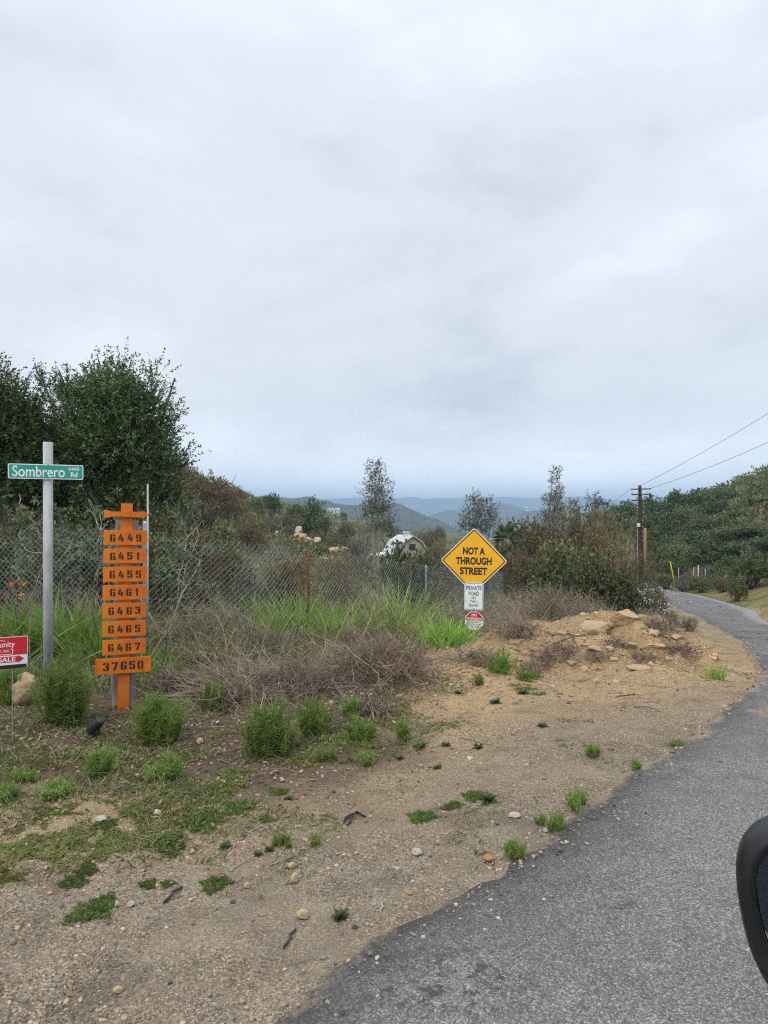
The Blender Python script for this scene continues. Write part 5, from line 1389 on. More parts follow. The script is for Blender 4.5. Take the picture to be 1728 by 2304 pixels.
for k, u, v, w, h, rz, lb in [
    ('pale', 902, 1852, 32, 20, 5, 'pale brick shaped stone on the open gravel'), ('or', 1057, 1866, 30, 22, 60, 'orange flat stone near the asphalt edge'), ('yel', 650, 1990, 34, 30, 0, 'large yellowish stone low in the middle of the gravel'),
    ('yel', 633, 1912, 24, 32, 30, 'tall yellow stone above the large yellowish one'), ('yel', 627, 1880, 22, 18, 30, 'small yellow stone topmost of three in a row'), ('yel', 531, 1922, 16, 18, 10, 'small yellow stone right of the grey stick'),
    ('pale', 281, 1962, 22, 16, 40, 'pale stone right of the low green mat'), ('pale', 252, 1962, 16, 18, 0, 'whitish round stone touching the low green mat'), ('pale', 215, 1778, 34, 14, 20, 'flat pale stone among the low turf'),
    ('pale', 337, 1764, 24, 16, -20, 'flat cream stone beside the turf in the middle left'), ('yel', 250, 2150, 28, 20, 10, 'flat yellow stone near the bottom edge'), ('pale', 415, 1846, 14, 14, 0, 'small pale stone right of the turf patch'),
    ('or', 1100, 1850, 14, 10, 0, 'small orange pebble beside the weed at the asphalt edge'), ('yel', 945, 1826, 12, 14, 0, 'small yellow stone above the brick shaped stone'), ('pale', 1180, 1800, 16, 12, 30, 'small pale stone by the twin weeds at the asphalt edge'),
    ('pale', 1113, 1768, 34, 12, 45, 'long flat stone on the open dirt'), ('grey', 700, 2075, 16, 12, 0, 'dark grey pebble right of the yellow stone'), ('grey', 500, 1885, 14, 9, 0, 'grey pebble by the rosette weed'), ('tan', 430, 1610, 20, 16, 0, 'tan stone at the foot of the feathery bush'),
    ('pale', 152, 1560, 16, 10, 0, 'pale stone under the left feathery bush'), ('yel', 1115, 1990, 10, 9, 0, 'yellow pebble on the edge of the asphalt'), ('pale', 610, 1690, 13, 11, 0, 'pale stone in the leaf litter'), ('or', 885, 1935, 22, 8, 20, 'thin orange chip on the gravel'),
]:
    rock(k, lb, u * D2N, v * D2N, w, h, rz, None, 'stone', 'stones lying on the gravel')

# ================================================================== NEAR PLANTS
def feathery(label, u, v, wpx, hpx, seed, leaf=L_FENNEL, ns=70, dens=70, name='feathery_bush', group='feathery green bushes', cat='bush', lean=.0):
    rng = np.random.default_rng(seed)
    x, y, z = gp(u, v); s = y / F_PX; w, h = wpx * s, hpx * s
    t = thing(name, label, cat, (x, y + w * .25, z), 0, group)
    cn = lambda sg: np.clip(rng.normal(0, 1, ns), -1.5, 1.5) * sg
    b = np.stack([cn(w * .15), cn(w * .12), np.full(ns, -.02)], -1)
    d = np.stack([lean + cn(.29 * w / h), cn(.27 * w / h), np.ones(ns)], -1)
    off_ = np.sqrt((d[:, 0] / (.32 * w / h + 1e-3)) ** 2 + (d[:, 1] / (.32 * w / h + 1e-3)) ** 2)
    L = h * np.where(rng.random(ns) < .12, rng.uniform(1.0, 1.3, ns), rng.uniform(.5, 1.05, ns)) * np.clip(1.05 - .28 * off_, .45, 1.05)
    bend = np.stack([rng.normal(0, .08, ns), rng.normal(0, .08, ns), -.06 + 0 * L], -1)
    V, Fq = strands(rng, b, d, L, .0045 + .0016 * h, bend, 6, True, .008, .6)
    Acc().add((V, Fq), L_STRAW if leaf is L_REED else L_WEED).link('stems', t)
    mid = V.reshape(ns, 7, 3, 3).mean(2)
    tt = rng.uniform(.9, 6, (ns, dens)); k0 = np.clip(tt.astype(int), 0, 5); fr = (tt - k0)[..., None]
    ar = np.arange(ns)[:, None]
    p = mid[ar, k0] * (1 - fr) + mid[ar, k0 + 1] * fr
    dirs = unit(mid[:, -1] - mid[:, 0])[:, None] * .75 + rng.normal(size=(ns, dens, 3)) * .55
    n = ns * dens; ll = (.035 + .055 * h) * rng.uniform(.5, 1.3, n)
    A = Acc().add(strands(rng, p.reshape(-1, 3), dirs.reshape(-1, 3), ll, .0032 + .0026 * h, rng.normal(size=(n, 3)) * .12, 2), leaf)
    A.link('foliage', t)
    return t
for lb, u, v, w, h, sd, ns in [
    ('large feathery bush at the foot of the street sign post', 130, 1640, 140, 180, 1, 200),
    ('rounded feathery bush right of the address post foot', 352, 1682, 128, 128, 2, 170),
    ('small leafy tuft between the rounded bush and the dead brush', 470, 1600, 78, 70, 3, 60),
    ('wide feathery green growth below the pile of dead brush', 600, 1712, 150, 140, 4, 150),
    ('thin feathery bush right of the wide feathery growth', 705, 1660, 95, 95, 5, 70),
    ('small upright feathery sprig in front of the dirt lip', 790, 1618, 46, 62, 6, 26),
    ('low green feathery patch left below the dirt lip', 815, 1672, 90, 60, 7, 60),
    ('upright feathery tuft below the black spotlight', 218, 1755, 66, 85, 8, 60),
    ('low feathery clump at the foot of the rounded bush', 370, 1760, 90, 62, 9, 60),
    ('slim feathery tuft on the open sand', 910, 1672, 40, 55, 10, 30),
    ('green bush behind the property sign', 10, 1590, 90, 120, 11, 70),
    ('feathery clump right of the diamond sign foot', 1130, 1520, 90, 60, 12, 50),
    ('feathery clump trailing over the bank left', 1185, 1535, 60, 34, 13, 30),
]:
    feathery(lb, u, v, w, h, sd, ns=ns)

def blades(label, u, Y, wpx, vtop, seed, leaf, n=170, wid=.022, name='sword_plant', group='clumps of sword leaved plants', cat='plant', spread=.30, flowers=False, bendk=.35, vbase=None):
    rng = np.random.default_rng(seed)
    if vbase: x, y, z = gp(u, vbase)
    else: x, y, z = at(u, Y)
    w = wpx * y / F_PX; h = EYE - (vtop - CV) / F_PX * y - z
    t = thing(name, label, cat, (x, y, z), 0, group)
    b = np.stack([rng.normal(0, w * .20, n), rng.normal(0, w * .14, n), np.full(n, -.03)], -1)
    d = np.stack([rng.normal(0, spread, n) + b[:, 0] / w * .7, rng.normal(0, spread, n), np.ones(n)], -1)
    L = h * rng.uniform(.5, 1.08, n)
    bend = d * [1, 1, 0] * bendk + np.stack([rng.normal(0, .1, n), rng.normal(0, .1, n), -np.abs(rng.normal(.08, .12, n))], -1)
    Acc().add(strands(rng, b, d, L, wid * rng.uniform(.6, 1.2, n), bend, 6), leaf).link('leaves', t)
    if flowers:
        k = flowers; S = strands(rng, b[:k] * 1.0, d[:k] * [.8, .8, 1], h * rng.uniform(1.0, 1.3, k), .010, bend[:k] * .6, 6, True, .01, .5)
        Acc().add(S, M_TWIG).link('flower_stalk', t)
        tips = S[0].reshape(k, 7, 3, 3).mean(2)
        for tp_ in tips:
            q = np.repeat(tp_[5:7], 9, 0); m_ = len(q)
            Acc().add(leaves(rng, q + rng.normal(size=(m_, 3)) * .02, rng.normal(size=(m_, 3)), .05, .016), L_ORFLOW).link('blossom', t)
blades('bright green sword leaved clump in front of the diamond sign', 1005, 9.4, 130, 1362, 1, L_BLADE_B, 230, .022)
blades('bright lime sword leaved clump behind the fence by the rusty post', 655, 10.0, 180, 1296, 2, L_BLADE_B, 300, .020, spread=.25)
blades('lower lime sword leaved clump left of the rusty post', 575, 9.4, 120, 1345, 3, L_BLADE_B, 150, .018, spread=.3)
blades('bright sword leaved clump right of the rusty post', 750, 9.7, 130, 1335, 4, L_BLADE_B, 190, .020)
blades('pale reedy clump in the middle of the weeds', 880, 10.5, 120, 1288, 5, L_REED, 170, .024, spread=.28)
blades('pale reedy clump left of the tall one', 820, 10.4, 90, 1325, 6, L_REED, 110, .020, spread=.3)
blades('tall reedy clump leaning toward the diamond sign', 925, 11.2, 90, 1282, 14, L_REED, 110, .020, spread=.3)
blades('sword leaved clump left of the street sign post', 50, 8.0, 140, 1315, 7, L_BLADE, 190, .026, flowers=2)
blades('sword leaved clump at the left edge with orange flowers', -10, 7.8, 120, 1330, 8, L_BLADE, 140, .024, flowers=2)
blades('sword leaved clump right of the street sign post', 165, 8.1, 120, 1298, 9, L_BLADE, 210, .026)
blades('sword leaved clump left of the address post', 222, 7.8, 90, 1330, 10, L_BLADE, 110, .024)
blades('drooping sword leaves right behind the address post foot', 330, 7.2, 90, 1430, 11, L_BLADE, 90, .026, spread=.4)
blades('bright green grass tuft on the sand beside the road', 1608, 7.9, 46, 1478, 12, L_BLADE_B, 90, .010, 'grass_tuft', None, 'grass', .28, vbase=1528)
blades('small grass tuft at the right crest of the bank', 1500, 10.3, 22, 1400, 13, L_BLADE_B, 30, .010, 'grass_tuft', None, 'grass', .3, vbase=1424)

def brush(label, u, Y, wpx, vtop, seed, mat=L_DEAD, n=420, thick=.010, flatn=.55, name='dead_brush', group='heaps of dead brush', cat='brush', dirx=0, vbase=None, leafy=None, jit=.03):
    """a heap of cut or dead twigs arching out from a crown"""
    rng = np.random.default_rng(seed)
    x, y, z = gp(u, vbase) if vbase else at(u, Y)
    w = wpx * y / F_PX; h = EYE - (vtop - CV) / F_PX * y - z
    t = thing(name, label, cat, (x, y, z), 0, group)
    b = np.stack([rng.normal(0, w * .16, n), rng.normal(0, w * .14, n), np.full(n, -.02)], -1)
    a = rng.uniform(0, 6.28, n); el = rng.uniform(.15, 1.0, n) ** .8 * 1.5
    d = np.stack([np.cos(a) * np.cos(el) + dirx, np.sin(a) * np.cos(el), np.sin(el) * h / w * 2.2], -1)
    L = .55 * w * rng.uniform(.5, 1.15, n)
    L = np.minimum(L, h * 1.35 / np.maximum(unit(d)[:, 2], .25))
    bend = np.stack([np.cos(a) * .2, np.sin(a) * .2, -flatn * rng.uniform(.4, 1.3, n)], -1)
    V, Fq = strands(rng, b, d, L, thick * rng.uniform(.5, 1.3, n), bend, 6, True, jit, .75)
    BA = Acc().add((V, Fq), mat)
    mid = V.reshape(n, 7, 3, 3).mean(2); m_ = n * 3
    i = rng.integers(0, n, m_); k = rng.integers(2, 7, m_)
    BA.add(strands(rng, mid[i, k], unit(rng.normal(size=(m_, 3)) + unit(mid[i, -1] - mid[i, 0])), L[i] * rng.uniform(.15, .4, m_), thick * .6, rng.normal(size=(m_, 3)) * .2, 3, True, .03, .7), mat).link('branches', t)
    if leafy:
        m_ = n * 10; i = rng.integers(0, n, m_); k = rng.integers(2, 7, m_)
        p = mid[i, k] + rng.normal(size=(m_, 3)) * .03 * w
        Acc().add(leaves(rng, p, rng.normal(size=(m_, 3)) + [0, 0, .6], .022 + .010 * w, .008 + .003 * w), leafy).link('foliage', t)
for lb, u, vb, w, vt, sd, n, mt in [
    ('large heap of grey brown dead brush right of the feathery bush', 560, 1570, 290, 1462, 1, 620, L_DRY),
    ('dark dead brush behind the address post foot', 400, 1560, 150, 1440, 2, 300, L_DEAD),
    ('dead brush heap in the middle of the photo', 680, 1560, 220, 1474, 3, 420, L_DEAD),
    ('thatch like heap of dead brush left of the bright sword leaves', 850, 1520, 290, 1415, 4, 620, L_DEAD),
    ('pale dry sticks on top of the middle heap', 770, 1525, 200, 1425, 5, 160, L_DRY),
    ('dead twigs under the diamond sign', 1080, 1500, 130, 1420, 6, 260, L_DEAD),
    ('low brown twigs on the bank top behind the boulders', 1165, 1426, 130, 1378, 7, 260, L_DEAD),
    ('small dark brush heap on the left of the bank', 1345, 1486, 66, 1445, 8, 130, L_DEAD),
    ('dark brush heap on the middle of the bank', 1440, 1490, 80, 1448, 9, 160, L_DEAD),
    ('thin twigs scattered left on the bank', 1240, 1488, 120, 1440, 10, 110, L_DEAD),
    ('brown twigs on the right shoulder of the bank', 1480, 1420, 110, 1380, 11, 150, L_DEAD),
    ('dark tangle of roots hanging on the middle of the bank', 1390, 1452, 60, 1420, 13, 90, L_DEAD),
    ('dark tangle of roots on the left of the bank face', 1270, 1470, 70, 1436, 14, 100, L_DEAD),
    ('dark root litter low on the right of the bank', 1530, 1466, 80, 1440, 15, 100, L_DEAD),
    ('dark root litter below the left of the bank', 1190, 1510, 90, 1482, 16, 90, L_DEAD),
    ('dark twig litter at the foot of the dirt lip', 830, 1610, 120, 1545, 12, 180, L_DEAD),
]:
    brush(lb, u, None, w, vt, sd, mt, n, vbase=vb)
for lb, u, Y, w, vt, sd, n, mt, lf, fl in [
    ('twiggy grey shrub right of the address post', 470, 8.9, 210, 1275, 21, 330, L_DRY, L_SAGE, .12),
    ('twiggy dark shrub in front of the fence corner', 400, 8.7, 150, 1330, 22, 220, L_DEAD, L_WEED, .15),
    ('grey green shrub left of the lime clump', 540, 10.3, 150, 1340, 23, 240, L_DRY, L_SAGE, .15),
    ('grey twiggy shrub behind the reedy clump', 800, 12.2, 160, 1300, 24, 240, L_DRY, L_SAGE, .15),
    ('green grey shrub left of the diamond sign', 965, 12.6, 120, 1300, 25, 260, L_DRY, L_FENNEL, .15),
    ('green shrub behind the plates of the diamond sign', 1020, 13.5, 130, 1305, 26, 260, L_DRY, L_WEED, .15),
    ('dry grey grass shrub right of the diamond sign', 1150, 11.8, 150, 1300, 27, 420, L_DRY, None, .2),
    ('dry grey shrub above the sandy bank', 1240, 12.0, 190, 1292, 28, 460, L_DRY, L_SAGE, .25),
    ('pale sage shrub left of the dark roadside bush', 1310, 13.0, 130, 1305, 29, 300, L_DRY, L_SAGE, .2),
    ('brown dry shrub right behind the plates of the diamond sign', 1120, 11.2, 110, 1365, 30, 300, L_DEAD, None, .3),
    ('tall grey stemmed shrub behind the diamond sign on the right', 1190, 14.5, 140, 1270, 31, 260, L_DRY, L_SAGE, .12),
    ('tangled dry shrub under the castor plants left', 250, 9.6, 190, 1215, 32, 260, L_DRY, None, .1),
    ('tangled dry shrub behind the street sign post', 90, 9.9, 200, 1225, 33, 260, L_DRY, L_OLIVE, .1),
    ('green weedy shrub at the foot of the fence middle', 700, 10.0, 150, 1400, 34, 220, L_DRY, L_WEED, .2),
    ('green weedy shrub in front of the dead brush, left', 440, 7.9, 130, 1400, 35, 220, L_DRY, L_WEED, .2),
    ('weedy shrub growing through the fence left of the street sign post', 40, 8.9, 170, 1240, 41, 200, L_DRY, L_OLIVE, .1),
    ('leafy shrub growing through the fence right of the street sign post', 180, 8.8, 120, 1255, 42, 170, L_DRY, L_WEED, .1),
    ('tall dry shrub growing through the fence between the two pipes and the rusty post', 545, 9.2, 120, 1240, 43, 200, L_DRY, L_SAGE, .1),
    ('dark twiggy shrub at the fence right of the rusty post', 790, 11.2, 120, 1265, 44, 200, L_DEAD, L_OLIVE, .1),
    ('leafy green shrub in front of the fence left of the reedy clump', 860, 11.6, 110, 1300, 45, 190, L_DRY, L_FENNEL, .12),
    ('green weedy growth right of the address post', 385, 8.0, 110, 1400, 46, 200, L_DRY, L_FENNEL, .15),
    ('green feathery shrub behind the large heap of dead brush', 500, 8.6, 140, 1370, 51, 220, L_DRY, L_FENNEL, .12),
    ('grey green shrub behind the middle heap of dead brush', 620, 8.8, 150, 1398, 52, 200, L_DRY, L_SAGE, .15),
    ('green shrub behind the thatch like heap', 800, 9.2, 140, 1378, 53, 220, L_DRY, L_WEED, .15),
    ('tall stemmy shrub between the address post and the lime clump', 455, 9.3, 120, 1230, 54, 130, L_DRY, L_SAGE, .06),
    ('green shrub beside the bright sword leaves left of the plates', 950, 10.2, 110, 1330, 55, 200, L_DRY, L_FENNEL, .12),
    ('green shrub at the left of the dry grey grass', 1090, 12.4, 90, 1330, 56, 170, L_DRY, L_FENNEL, .12),
    ('grey scrub at the bend overhanging the asphalt', 1455, 14.5, 90, 1335, 36, 240, L_DRY, L_GREY, .3),
    ('brown scrub on the road edge below the bend', 1480, 12.8, 80, 1375, 37, 220, L_DEAD, L_GREY, .3),
]:
    brush(lb, u, Y, w, vt, sd, mt, n, .009, fl, 'twiggy_shrub', 'twiggy shrubs in the weedy strip', 'shrub', leafy=lf)
# lilac flowering bush at the bend
rng = np.random.default_rng(55)
lx, ly, lz = at(1432, 16.5)
lb_ = thing('flowering_bush', 'bush with pale lilac flowers at the bend under the utility pole', 'bush', (lx, ly, lz))
shrub_parts(lb_, 61, 1.3, 1.0, 260, 8, .2, .06, .028, L_DARK, 40, None)
p = np.stack([rng.normal(.1, .35, 260), rng.normal(-.25, .3, 260), rng.uniform(.25, 1.0, 260)], -1); q = np.round(p / .22) * .22 + rng.normal(size=p.shape) * .035
Acc().add(leaves(rng, q, rng.normal(size=p.shape), .045, .03), L_LILAC).link('flowers', lb_)
# shaded undergrowth that fills the strip: one mass
def undergrowth(seed, n, area, mats, hgt, name):
    rng = np.random.default_rng(seed); A = Acc()
    x, y = area(rng, n); z = H(x, y); which = rng.integers(0, len(mats), n)
    for i, mt in enumerate(mats):
        s = which == i; k = int(s.sum())
        d = np.stack([rng.normal(0, .5, k), rng.normal(0, .5, k), np.ones(k)], -1)
        A.add(strands(rng, np.stack([x[s], y[s], z[s] - .01], -1), d, hgt * rng.uniform(.3, 1.2, k), .011, np.stack([rng.normal(0, .3, k), rng.normal(0, .3, k), -.25 + 0 * d[:, 0]], -1), 4), mt)
    tag(A.link(name), kind='stuff')
def strip(rng, n):
    u = rng.uniform(-80, 1240, n); t = rng.random(n)
    vb = np.interp(u, [-80, 300, 400, 800, 900, 1100, 1240], [7.2, 6.9, 6.9, 7.4, 8.6, 10.4, 11.2]) + rng.normal(0, .2, n)
    Y = vb + t * np.interp(u, [-80, 330, 700, 1240], [2.6, 3.0, 6.5, 5.0])
    return (u - CU) / F_PX * Y, Y
undergrowth(71, 15000, strip, [L_WEED, L_SAGE, L_DRY, L_FENNEL, L_FENNEL], .30, 'undergrowth')
undergrowth(74, 520, strip, [L_DRY, L_STRAW, L_DRY, L_SAGE], 1.15, 'dry_stalks')
def behind(rng, n):
    u = rng.uniform(-150, 480, n); Y = rng.uniform(9.6, 15, n)
    return (u - CU) / F_PX * Y, Y
undergrowth(73, 9000, behind, [L_OLIVE, L_DARK, L_DRY, L_WEED], .5, 'undergrowth')
def verge(rng, n):
    t = rng.random(n); P = _Rr[(_Rr[:, 1] > 12) & (_Rr[:, 1] < 60)]
    i = rng.integers(0, len(P), n); off = rng.random(n) ** 1.5 * 6 + .1
    return P[i, 0] + off + rng.normal(0, .1, n), P[i, 1] - off * .25 + rng.normal(0, .3, n)
undergrowth(72, 9000, verge, [L_MOSS, L_STRAW, L_REED], .17, 'verge_grass')

# ---- low sprigs and moss between the weeds: nobody could count them
def sprigs(rng, n):
    x = np.concatenate([rng.normal(-2.0, 1.1, n // 2), rng.normal(-.6, 1.2, n // 4), rng.uniform(-2.5, 2.2, n - n // 2 - n // 4)])
    y = np.concatenate([rng.normal(4.6, .75, n // 2), rng.normal(5.9, .7, n // 4), rng.uniform(3.2, 7.6, n - n // 2 - n // 4)])
    k = fbm(x / .55, y / .55, 401, 4) + .35 * fbm(x / .14, y / .14, 402, 2)
    ok = (k > .13 - .14 * (x < -.7) * (y < 5.6) + .16 * (x > -.2) * (y < 6) + .10 * (x > .6)) & (road_sd(x, y) > .06) & (y > 3.0)
    return x[ok], y[ok]
def lowgreen(seed, n, mats, hgt, name, wid):
    rng = np.random.default_rng(seed); A = Acc()
    x, y = sprigs(rng, n); z = H(x, y); which = rng.integers(0, len(mats), len(x))
    for i, mt in enumerate(mats):
        s_ = which == i; k = int(s_.sum())
        d = np.stack([rng.normal(0, .8, k), rng.normal(0, .8, k), np.ones(k)], -1)
        A.add(strands(rng, np.stack([x[s_], y[s_], z[s_] - .004], -1), d, hgt * rng.uniform(.3, 1.3, k), wid, np.stack([rng.normal(0, .3, k), rng.normal(0, .3, k), -.3 + 0 * d[:, 0]], -1), 3), mt)
    tag(A.link(name), kind='stuff')
lowgreen(411, 60000, [L_MOSS, L_MOSS, L_WEED], .038, 'ground_cover', .0065)
# dry stalks and dead grass lying about
lowgreen(413, 15000, [L_WEED, L_FENNEL, L_WEEDB], .075, 'ground_cover', .008)
lowgreen(412, 9000, [L_STRAW, L_DEAD], .09, 'dry_grass', .0045)

# ---- weeds on the open dirt (pixel places read off the photo)
def weed_mesh(kind, seed):
    rng = np.random.default_rng(seed); A = Acc()
    if kind == 'rosette':
        n = 46; a = rng.uniform(0, 6.28, n); el = rng.uniform(.1, .9, n)
        d = np.stack([np.cos(a) * np.cos(el), np.sin(a) * np.cos(el), np.sin(el)], -1)
        A.add(strands(rng, d * .05, d, rng.uniform(.5, 1.0, n), .26, np.stack([0 * a, 0 * a, -.25 + 0 * a], -1), 4, taper=.95), L_WEEDB)
    elif kind == 'tuft':
        n = 150; cc = rng.normal(0, .42, (4, 2)); ci = rng.integers(0, 4, n); b = np.stack([cc[ci, 0] + rng.normal(0, .15, n), cc[ci, 1] + rng.normal(0, .15, n), 0 * np.ones(n)], -1)
        d = np.stack([rng.normal(0, .45, n), rng.normal(0, .45, n), np.ones(n)], -1)
        V, Fq = strands(rng, b, d, rng.uniform(.4, 1.1, n), .05, np.stack([rng.normal(0, .2, n), rng.normal(0, .2, n), -.2 + 0 * b[:, 0]], -1), 4)
        A.add((V, Fq), L_WEED)
        m_ = V.reshape(n, 5, 2, 3).mean(2); p = m_[:, 1:].reshape(-1, 3); p = np.repeat(p, 3, 0)
        A.add(leaves(rng, p, rng.normal(size=p.shape) + [0, 0, .6], .2, .05), L_FENNEL)
        A.add(strands(rng, b[:26] * 1.3, d[:26] * [1.6, 1.6, 1], rng.uniform(.4, 1.2, 26), .03, None, 4, jit=.04), L_STRAW)
    elif kind == 'mat':
        n = 900; r = np.sqrt(rng.random(n)); a = rng.uniform(0, 6.28, n); r = r * (.75 + .3 * np.sin(a * 3 + seed) * .6 + .15 * np.sin(a * 7))
        b = np.stack([r * np.cos(a), r * np.sin(a), 0 * a], -1)
        d = np.stack([rng.normal(0, .9, n), rng.normal(0, .9, n), np.ones(n) * .7], -1)
        A.add(strands(rng, b, d, rng.uniform(.12, .34, n), .075, np.stack([0 * a, 0 * a, -.2 + 0 * a], -1), 3), L_WEED)
    elif kind == 'turf':
        n = 2600; r = np.sqrt(rng.random(n)); a = rng.uniform(0, 6.28, n); r = r * (.7 + .35 * np.sin(a * 2 + seed) + .2 * np.sin(a * 5 + 2 * seed))
        b = np.stack([r * np.cos(a), r * np.sin(a), 0 * a], -1)
        d = np.stack([rng.normal(0, .8, n), rng.normal(0, .8, n), np.ones(n) * .8], -1)
        A.add(strands(rng, b, d, rng.uniform(.05, .17, n), .035, np.stack([0 * a, 0 * a, -.3 + 0 * a], -1), 3), L_MOSS)
    return A.mesh(kind)
WM = {(k, s): weed_mesh(k, s) for k in ('rosette', 'tuft', 'mat', 'turf') for s in (1, 2)}
def on_ground(me, x, y, sx, sy, sz, rz):
    """lay a plant's mesh over the relief"""
    z = h1(x, y); e_ = max(.05, sx * .5)
    gx_ = (h1(x + e_, y) - h1(x - e_, y)) / (2 * e_); gy_ = (h1(x, y + e_) - h1(x, y - e_)) / (2 * e_)
    nrm_ = Vector((-gx_, -gy_, 1)).normalized()
    q = Vector((0, 0, 1)).rotation_difference(nrm_) @ Matrix.Rotation(rz, 4, 'Z').to_quaternion()
    return (x, y, z), q, (sx, sy, sz)
n_w = [0]
def weed(kind, label, u, v, wpx, hpx, group):
    """u, v: display pixels of the middle of its foot"""
    n_w[0] += 1
    x, y, z = gp(u * D2N, v * D2N); s = y / F_PX * D2N
    loc, q, sc_ = on_ground(None, x, y, wpx * s / 2, wpx * s / 2, hpx * s, n_w[0] * 1.7)
    o = link(kind if kind != 'mat' else 'weed_mat', WM[(kind, 1 + n_w[0] % 2)], None, loc)
    o.name = {'rosette': 'rosette_weed', 'tuft': 'weed_tuft', 'mat': 'weed_mat', 'turf': 'turf_patch'}[kind]
    o.rotation_mode = 'QUATERNION'; o.rotation_quaternion = q; o.scale = sc_
    return tag(o, label, 'weed' if kind != 'turf' else 'grass', group)
GW = 'weeds growing on the open dirt'
for k, u, v, w, h, lb in [
    ('rosette', 735, 1985, 58, 50, 'dark green leafy rosette weed at the bottom of the gravel'),
    ('rosette', 485, 1832, 42, 30, 'bluish rosette weed in the middle left of the gravel'),
    ('tuft', 612, 1826, 34, 34, 'upright grassy tuft above the row of yellow stones'),
    ('rosette', 583, 1838, 34, 24, 'rosette weed touching the left of the upright grassy tuft'),
    ('rosette', 556, 1848, 34, 20, 'low rosette weed left of the pair above the yellow stones'),
    ('mat', 190, 1975, 110, 56, 'large low green mat weed beside two pale stones'),
    ('mat', 225, 1948, 60, 40, 'green weed lobe on top of the large low mat'),
    ('mat', 320, 1912, 44, 28, 'small mat weed right of the turf lobe, left of a pair'),
    ('mat', 362, 1910, 36, 22, 'small mat weed right of its twin'),
    ('mat', 465, 1912, 76, 34, 'mat weed above the grey stick'),
    ('mat', 160, 1905, 70, 34, 'mat weed on the lower edge of the turf'),
    ('mat', 190, 1880, 50, 36, 'mat weed joined to the turf edge on its right'),
    ('mat', 440, 1775, 120, 60, 'broad bright green mat weed in the middle left'),
    ('mat', 365, 1825, 110, 44, 'broad green mat weed left of the bluish rosette'),
    ('mat', 512, 1745, 80, 38, 'green mat weed at the right end of the bright patch'),
    ('mat', 600, 1712, 50, 28, 'small green mat weed below the wide feathery growth'),
    ('rosette', 624, 1728, 30, 20, 'small rosette weed below the wide feathery growth'),
    ('mat', 230, 1785, 60, 26, 'small mat weed beside the flat pale stone'),
    ('mat', 385, 1700, 70, 34, 'mat weed below the rounded feathery bush'),
    ('tuft', 345, 1690, 70, 44, 'grassy tuft left below the rounded feathery bush'),
    ('mat', 575, 1770, 40, 22, 'low mat weed on bare sand in the middle'),
    ('tuft', 680, 1825, 30, 26, 'small brownish tuft on bare sand in the middle'),
    ('tuft', 700, 1645, 44, 36, 'bright tuft below the thin feathery bush'),
    ('tuft', 792, 1652, 42, 34, 'bright tuft below the green patch at the lip'),
    ('rosette', 910, 1615, 44, 26, 'grey green rosette weed right of the slim feathery tuft'),
    ('rosette', 965, 1612, 34, 18, 'flat rosette weed on the sand, right of the grey green one'),
    ('rosette', 862, 1640, 36, 20, 'flat grey rosette weed below the slim feathery tuft'),
    ('rosette', 945, 1660, 32, 16, 'faint flat rosette weed in the middle of the sand'),
    ('rosette', 1035, 1618, 36, 30, 'dark stalky weed in the middle of the sand'),
    ('rosette', 1055, 1732, 60, 46, 'dark leafy weed on the gravel left of the asphalt'),
    ('mat', 1025, 1722, 60, 40, 'green weed touching the left of the dark leafy weed'),
    ('mat', 910, 1768, 74, 52, 'brownish green weed patch left of the dark leafy weed'),
    ('mat', 978, 1742, 56, 30, 'thin green weed between the brownish patch and the dark leafy weed'),
    ('tuft', 1110, 1855, 48, 48, 'dry green tuft on the asphalt edge above the orange stone'),
    ('tuft', 1206, 1795, 40, 44, 'green tuft on the asphalt edge, right of a pair'),
    ('tuft', 1168, 1780, 28, 24, 'small dry tuft on the asphalt edge, left of a pair'),
    ('tuft', 1240, 1745, 52, 46, 'loose green tuft on the asphalt edge, upper one'),
    ('tuft', 1280, 1635, 34, 30, 'small green tuft on the brown dirt near the road corner'),
    ('tuft', 1376, 1662, 26, 24, 'small green tuft where the dirt meets the asphalt corner'),
    ('tuft', 1462, 1612, 36, 16, 'low green sprig on the dirt near the road corner'),
    ('mat', 1145, 1462, 60, 26, 'low green weeds at the foot of the bank beside the diamond sign'),
    ('rosette', 1070, 1520, 40, 24, 'bluish weed on the orange sand lip'),
    ('rosette', 1130, 1500, 34, 22, 'low bluish weed right on the orange sand lip'),
    ('tuft', 1035, 1480, 26, 28, 'small sprig on the sand lip'),
    ('rosette', 990, 1500, 30, 22, 'small rosette weed left on the sand lip'),
    ('rosette', 1170, 1570, 34, 18, 'flat rosette weed on the sand below the bank'),
    ('tuft', 20, 1725, 60, 44, 'grassy tuft at the left edge above the turf'),
    ('tuft', 118, 1722, 76, 44, 'grassy clump above the turf at the left'),
    ('tuft', 45, 1690, 50, 34, 'small grassy clump near the left edge'),
]:
    weed(k, lb, u, v, w, h, GW)
for u, v, w, h, lb in [
    (60, 1835, 240, 30, 'wide olive turf patch at the left edge'), (25, 1900, 150, 40, 'green turf patch low at the left edge'), (210, 1835, 190, 24, 'thin turf patch right of the wide olive one'), (330, 1765, 220, 24, 'reddish green turf patch in the middle left'),
    (420, 1730, 180, 24, 'turf patch below the rounded feathery bush'), (120, 1760, 160, 20, 'thin turf patch above the wide olive one'), (500, 1690, 160, 24, 'thin turf patch below the tuft by the dead brush'), (640, 1640, 160, 30, 'thin turf under the wide feathery growth'), (30, 1800, 120, 24, 'turf strip at the left edge over the wide patch'),
    (760, 1600, 140, 30, 'thin turf patch under the small feathery sprig'), (1130, 1490, 120, 24, 'thin turf at the foot of the bank')]:
    weed('turf', lb, u, v, w, h * 2, 'turf patches on the dirt')
